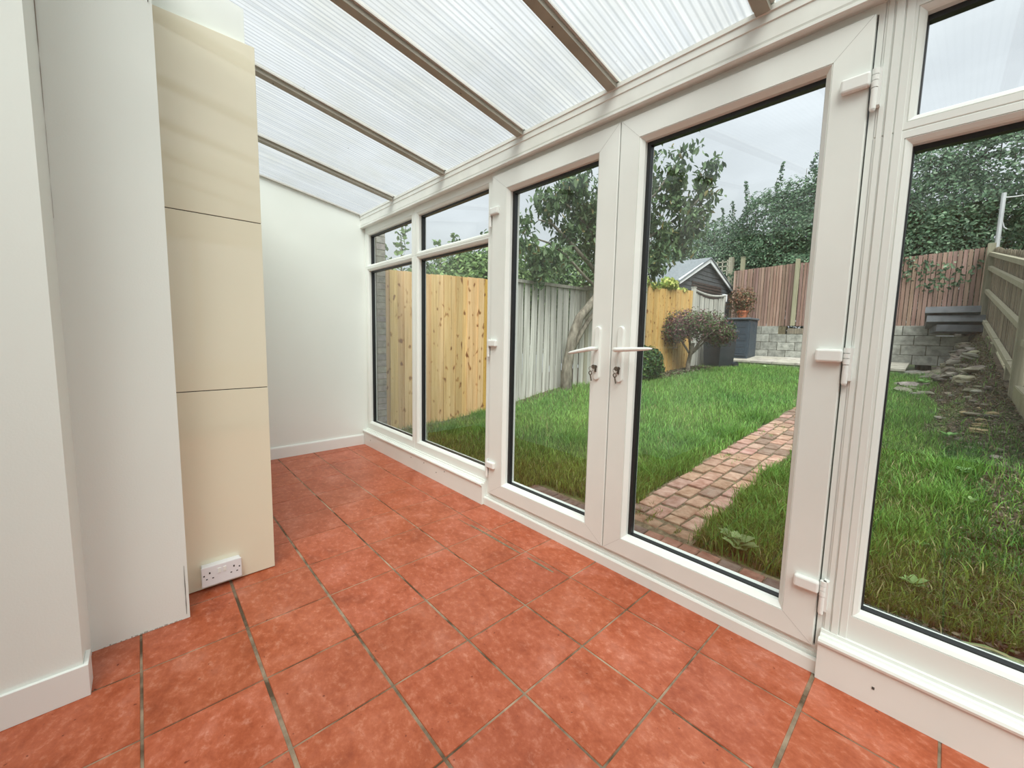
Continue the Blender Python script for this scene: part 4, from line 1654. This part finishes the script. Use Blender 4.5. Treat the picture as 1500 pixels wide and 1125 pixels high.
# ---- round-headed dark bush on a stem
bz = gz(3.1, -8.4)
bu = empty('standard_bush', (3.10, -8.45, bz))
tag(bu, 'round-headed purple and green bush on a bare stem in front of pine fence', 'bush')
m_ = MB()
m_.tube([(3.16, -8.50, bz - .05), (3.15, -8.49, bz + .25), (3.08, -8.42, bz + .5), (3.02, -8.40, bz + .75)], [.06, .055, .05, .04], 8)
for k in range(7):
    a = k * .9
    m_.tube([(3.09, -8.44, bz + .45), (3.05 + .28 * math.cos(a), -8.42 + .28 * math.sin(a), bz + .80), (3.0 + .6 * math.cos(a), -8.4 + .6 * math.sin(a), bz + 1.05)], [.03, .02, .008], 6)
m_.build('stem', BARK, bu)
cc = [((2.72, -8.62, 1.52), (.55, .55, .40)), ((3.25, -8.30, 1.62), (.55, .5, .36)), ((3.02, -8.45, 1.58), (.62, .55, .42)), ((2.55, -8.75, 1.36), (.36, .4, .30)), ((3.40, -8.15, 1.42), (.36, .4, .34))]
PP, NN, CC_ = [], [], []
for c, r in cc:
    P, N_ = shell(c, r, 1500, inner=.25)
    PP.append(P)
    NN.append(N_)
P, N_ = np.concatenate(PP), np.concatenate(NN)
topk = np.clip((P[:, 2] - 1.5) / .4, 0, 1)
n = len(P)
pur = rng.random(n) < .35 + .3 * (P[:, 0] > 3.0)
Cc = np.where(pur[:, None], np.array([.17, .085, .085]), np.array([.10, .135, .055])) * rng.uniform(.55, 1.5, n)[:, None]
leafmesh('foliage', P + rng.normal(0, .035, P.shape), N_, .055, Cc, bu)

# small evergreen beside the fence
eg = empty('evergreen_shrub', (3.25, -6.7, gz(3.25, -6.7)))
tag(eg, 'small glossy evergreen shrub at the fence foot behind the door handle', 'shrub')
PP, NN = [], []
for c, r, k in (((3.22, -6.62, .78), (.32, .34, .30), 900), ((3.25, -6.9, .55), (.26, .3, .24), 500), ((3.2, -6.45, .55), (.25, .25, .25), 400)):
    P, N_ = shell(c, r, k, inner=.4)
    PP.append(P)
    NN.append(N_)
P, N_ = np.concatenate(PP), np.concatenate(NN)
Cc = np.array([(.04, .10, .03), (.06, .14, .035), (.20, .34, .08)])[rng.choice(3, len(P), p=[.5, .42, .08])] * rng.uniform(.6, 1.4, len(P))[:, None]
leafmesh('foliage', P, N_, .075, Cc, eg)
m_ = MB()
for k in range(4):
    m_.tube([(3.23 + .03 * k, -6.7, gz(3.25, -6.7) - .03), (3.15 + .05 * k, -6.6 - .06 * k, .7)], .012, 5)
m_.build('stem', BARK, eg)

# yellow-green climber over the fence
cr = empty('climbing_plant', (3.66, -7.6, 2.4))
tag(cr, 'yellow-green climber spilling over the fence below the shed roof', 'climber')
PP, NN = [], []
for c, r, k in (((3.62, -6.85, 2.52), (.16, .40, .16), 420), ((3.62, -7.35, 2.46), (.14, .40, .10), 200), ((3.60, -8.15, 2.58), (.16, .42, .16), 420), ((3.62, -8.9, 2.50), (.1, .3, .07), 90), ((3.56, -6.75, 2.30), (.1, .2, .25), 200)):
    P, N_ = shell(c, r, k, inner=.2)
    PP.append(P)
    NN.append(N_)
P, N_ = np.concatenate(PP), np.concatenate(NN)
Cc = np.array([(.45, .50, .12), (.30, .42, .10), (.55, .55, .18)])[rng.integers(0, 3, len(P))] * rng.uniform(.7, 1.3, len(P))[:, None]
leafmesh('foliage', P, N_, .085, Cc, cr)
m_ = MB()
m_.tube([(3.66, -7.0 - .25 * k, 2.38 + .04 * math.sin(k)) for k in range(9)], .010, 5)
m_.build('stem', BARK, cr)

# dug soil clods under the bush
n = 1500
Y = rng.uniform(-9.6, -6.9, n)
X = 3.45 - rng.random(n) ** 1.6 * .6
Z = np.array([gz(x, y) for x, y in zip(X, Y)]) + rng.random(n) * .07 * (X > 3.0)
Cc = np.array([(.09, .06, .04), (.17, .12, .09), (.22, .2, .15)])[rng.integers(0, 3, n)]
o = leafmesh('fallen_leaves', np.stack([X, Y, Z], 1), np.stack([rng.normal(0, .6, n), rng.normal(0, .6, n), np.ones(n)], 1), .06, Cc)
tag(o, 'brown leaf litter along the foot of pine fence', 'litter', kind='stuff')

# ---- the leaning tree
tr = empty('fruit_tree', (3.36, -4.05, gz(3.36, -4.05)))
tag(tr, 'leafy fruit tree with a leaning grey trunk before the whitewashed fence', 'tree')
TX = 3.30
trunk = MB()
trunk.tube([(3.36, -4.02, .14), (3.34, -3.98, .45), (3.33, -3.98, .68), (3.31, -4.02, 1.00), (3.29, -4.07, 1.28), (3.26, -4.20, 1.58), (3.22, -4.42, 1.80), (3.15, -4.62, 2.06),
            (3.10, -4.66, 2.3), (3.05, -4.60, 2.6), (3.0, -4.7, 3.0), (2.85, -4.85, 3.4), (2.6, -5.0, 3.75)],
           [.115, .10, .092, .085, .082, .080, .074, .068, .06, .05, .04, .03, .015], 12)
trunk.build('trunk', BARK, tr, smooth=True)
brs = [([(3.32, -4.05, .95), (3.30, -4.25, 1.25), (3.28, -4.5, 1.55), (3.25, -4.9, 1.9), (3.1, -5.4, 2.3), (2.9, -5.9, 2.7)], [.055, .048, .042, .034, .025, .012]),
       ([(3.10, -4.66, 2.22), (3.2, -4.3, 2.55), (3.28, -3.85, 2.85), (3.3, -3.45, 3.05), (3.3, -3.12, 3.06)], [.045, .036, .03, .022, .010]),
       ([(3.14, -4.64, 2.06), (3.25, -4.3, 2.30), (3.3, -3.8, 2.62), (3.32, -3.4, 2.75), (3.32, -2.9, 2.78)], [.03, .026, .022, .016, .008]),
       ([(3.05, -4.6, 2.6), (3.1, -4.3, 3.0), (3.2, -4.05, 3.25), (3.25, -3.55, 3.48)], [.032, .026, .02, .01]),
       ([(3.06, -4.62, 2.5), (2.8, -4.9, 2.8), (2.4, -5.2, 3.1), (1.95, -5.35, 3.4), (1.6, -5.4, 3.75)], [.04, .034, .026, .018, .008]),
       ([(3.04, -4.65, 2.8), (2.7, -4.8, 3.3), (2.35, -5.0, 3.7), (2.1, -5.1, 4.1)], [.034, .026, .018, .008]),
       ([(2.4, -5.2, 3.1), (2.1, -5.3, 3.05), (1.75, -5.4, 3.1)], [.018, .014, .006])]
for pts, rd in brs:
    m_ = MB()
    m_.tube(pts, rd, 8)
    m_.build('branch', BARK, tr, smooth=True)
CLUST = []   # (x, y, z, r) leaf clusters, filled below
CL_TREE = [
    # seen through the left door
    (3.35, -3.30, 3.38, .26), (3.32, -3.55, 3.30, .24), (3.28, -3.75, 3.55, .30), (3.2, -4.1, 3.55, .34), (3.15, -4.35, 3.25, .36), (3.1, -4.6, 3.35, .36),
    (3.1, -4.75, 2.95, .32), (3.2, -4.35, 2.85, .26), (3.3, -3.75, 2.98, .16), (3.32, -4.0, 3.05, .2), (3.4, -2.98, 2.62, .24), (3.4, -2.92, 2.95, .14), (3.42, -3.2, 2.50, .26),
    (3.3, -3.5, 2.45, .22), (3.2, -4.9, 2.55, .28), (3.1, -5.2, 3.2, .35), (3.0, -4.6, 3.8, .35), (3.2, -3.9, 3.85, .28),
    # seen through the right door
    (2.45, -5.25, 3.15, .26), (2.30, -5.25, 3.55, .26), (2.15, -5.2, 3.85, .24), (2.40, -5.1, 4.0, .28), (1.98, -5.35, 3.30, .22), (1.85, -5.35, 3.55, .20), (1.74, -5.4, 3.72, .17),
    (1.66, -5.4, 3.88, .14), (1.80, -5.4, 3.30, .13), (2.2, -5.3, 2.92, .26), (2.45, -5.3, 2.75, .26), (2.0, -5.3, 2.98, .2), (2.5, -5.2, 2.45, .22), (2.6, -5.0, 3.6, .3),
    (1.82, -5.45, 3.0, .13), (2.7, -5.1, 3.0, .34), (2.75, -5.0, 2.6, .28), (1.58, -5.4, 4.02, .08), (2.05, -5.2, 4.25, .16)]
PP, NN = [], []
for (x, y, z, r) in CL_TREE:
    k = int(640 * r * r * 4) + 24
    ms_ = max(3, int(r * 26))
    sub = np.array((x, y, z)) + rng.normal(0, .52 * r, (ms_, 3))
    P = sub[rng.integers(0, ms_, k)] + rng.normal(0, .055 + .05 * r, (k, 3)) * np.array([1, 1, 1.5])
    N_ = rng.normal(size=(k, 3)) + np.array([0, 0, .4])
    PP.append(P)
    NN.append(N_)
P, N_ = np.concatenate(PP), np.concatenate(NN)
n = len(P)
Cc = np.array([(.07, .125, .05), (.11, .175, .075), (.20, .28, .14), (.30, .26, .10)])[rng.choice(4, n, p=[.4, .36, .20, .04])] * rng.uniform(.7, 1.3, n)[:, None]
leafmesh('foliage', P, N_, .115, Cc, tr, ratio=.42, up=np.array([0, 0, -1.3]))


# ---- hedges and trees beyond the fences
def bigtree(name, lab, blobs, n, size, cols, probs, trunkpts=None, group=None, spikes=None):
    e0 = empty(name, (blobs[0][0], blobs[0][1], .4))
    tag(e0, lab, 'tree' if 'tree' in name else 'hedge', group)
    tot = sum(b[3] * b[4] for b in blobs)
    PP, NN = [], []
    for (x, y, z, rx, rz_) in blobs:
        k = int(n * rx * rz_ / tot)
        P, N_ = shell((x, y, z), (rx, rx * .8, rz_), k, inner=.72)
        # lumpy outline
        d = P - np.array((x, y, z))
        lump = 1 + .13 * np.sin(d[:, 0] * 3.1 + x) * np.cos(d[:, 2] * 3.7 + y) + .08 * np.sin(d[:, 1] * 6 + d[:, 2] * 5)
        PP.append(np.array((x, y, z)) + d * lump[:, None])
        NN.append(N_)
    if spikes:
        for (x, y, z, h) in spikes:
            k = int(110 * h) + 15
            t = rng.random(k)
            ln = random.uniform(-.25, .25)
            P = np.stack([x + ln * t * h + rng.normal(0, .05, k) * (1.3 - t), y + rng.normal(0, .05, k), z + t * h], 1)
            PP.append(P)
            NN.append(rng.normal(size=(k, 3)))
    P, N_ = np.concatenate(PP), np.concatenate(NN)
    m = len(P)
    Cc = np.array(cols)[rng.choice(len(cols), m, p=probs)] * rng.uniform(.6, 1.35, m)[:, None]
    leafmesh('foliage', P, N_, size, Cc, e0, ratio=.6)
    tk = MB()
    for (x, y, z, rx, rz_) in blobs[:3]:
        zg = .45
        tk.tube([(x, y, zg), (x + .1, y, (zg + z) / 2), (x, y - .1, z + rz_ * .3)], [.16, .12, .05], 8)
    if spikes:
        for (x, y, z, h) in spikes:
            tk.tube([(x, y, z - .5), (x, y, z + h * .6)], [.02, .006], 4)
    tk.build('trunk', BARK, e0, smooth=True)
    return e0


HC = [(.05, .10, .055), (.085, .16, .085), (.15, .25, .14), (.27, .37, .24)]
HP = [.32, .36, .22, .10]
random.seed(21)
bigtree('hedge_tree', 'dark green tree behind the back fence, nearest the shed', [(6.4, -15.2, 3.4, 2.4, 2.3), (4.9, -14.7, 3.9, 1.7, 1.7), (7.8, -14.2, 3.2, 1.8, 1.9), (5.6, -14.2, 2.6, 1.6, 1.5)],
        52000, .082, HC, HP, spikes=[(4.2 + k * .31, -14.6, 5.2 + .3 * math.sin(k * 2), .5 + .3 * (k % 3)) for k in range(8)])
bigtree('hedge_tree', 'dense dark tree rising over the middle of the back fence', [(2.9, -14.6, 4.2, 1.9, 2.2), (1.6, -14.3, 4.2, 1.7, 2.3), (3.7, -14.2, 3.2, 1.4, 1.6), (2.2, -14.0, 3.0, 1.7, 1.7)],
        62000, .08, HC, HP, spikes=[(1.0 + k * .27, -14.4, 6.0 + .25 * math.sin(k * 1.7) - .03 * k, .45 + .35 * (k % 3)) for k in range(12)])
bigtree('hedge_tree', 'dark tree behind the back fence seen through the right bay', [(-.2, -14.4, 4.3, 1.8, 2.3), (-1.6, -14.3, 4.5, 1.7, 2.3), (-.8, -13.9, 3.1, 1.9, 1.7), (.7, -14.1, 3.2, 1.3, 1.8)],
        62000, .078, HC, HP, spikes=[(-1.9 + k * .24, -14.2, 6.1 + .2 * math.sin(k * 2.1), .5 + .35 * (k % 3)) for k in range(12)])
bigtree('hedge_tree', 'dark tree at the far right beyond the side fence', [(-3.6, -13.6, 4.2, 1.9, 2.6), (-2.9, -12.9, 3.2, 1.2, 1.7), (-5.0, -12.5, 4.0, 2.0, 2.6)],
        30000, .09, HC, HP, spikes=[(-4.2 + k * .3, -13.4, 6.3, .5 + .3 * (k % 2)) for k in range(7)])
LC = [(.07, .13, .035), (.11, .19, .055), (.18, .28, .09), (.28, .38, .16)]
bigtree('garden_hedge', 'bright green hedge top showing over the near pine fence', [(4.7, -1.0, 1.55, .75, .85), (4.8, -1.9, 1.60, .8, .88), (4.7, -2.8, 1.85, .8, 1.0), (4.75, -3.7, 1.85, .8, 1.0)],
        16000, .075, LC, [.25, .35, .28, .12], spikes=[(4.6, -.75 - k * .35, 2.35, .3 + .15 * (k % 3)) for k in range(7)])
bigtree('hedge_tree', 'green tree behind the whitewashed fence', [(6.2, -5.2, 2.2, 1.5, 1.5), (6.0, -6.6, 2.2, 1.3, 1.4), (6.2, -8.0, 2.6, 1.5, 1.5), (6.3, -3.9, 1.9, 1.1, 1.3)],
        20000, .10, [(.05, .10, .035), (.08, .15, .05), (.15, .23, .09), (.24, .33, .15)], [.25, .35, .28, .12])
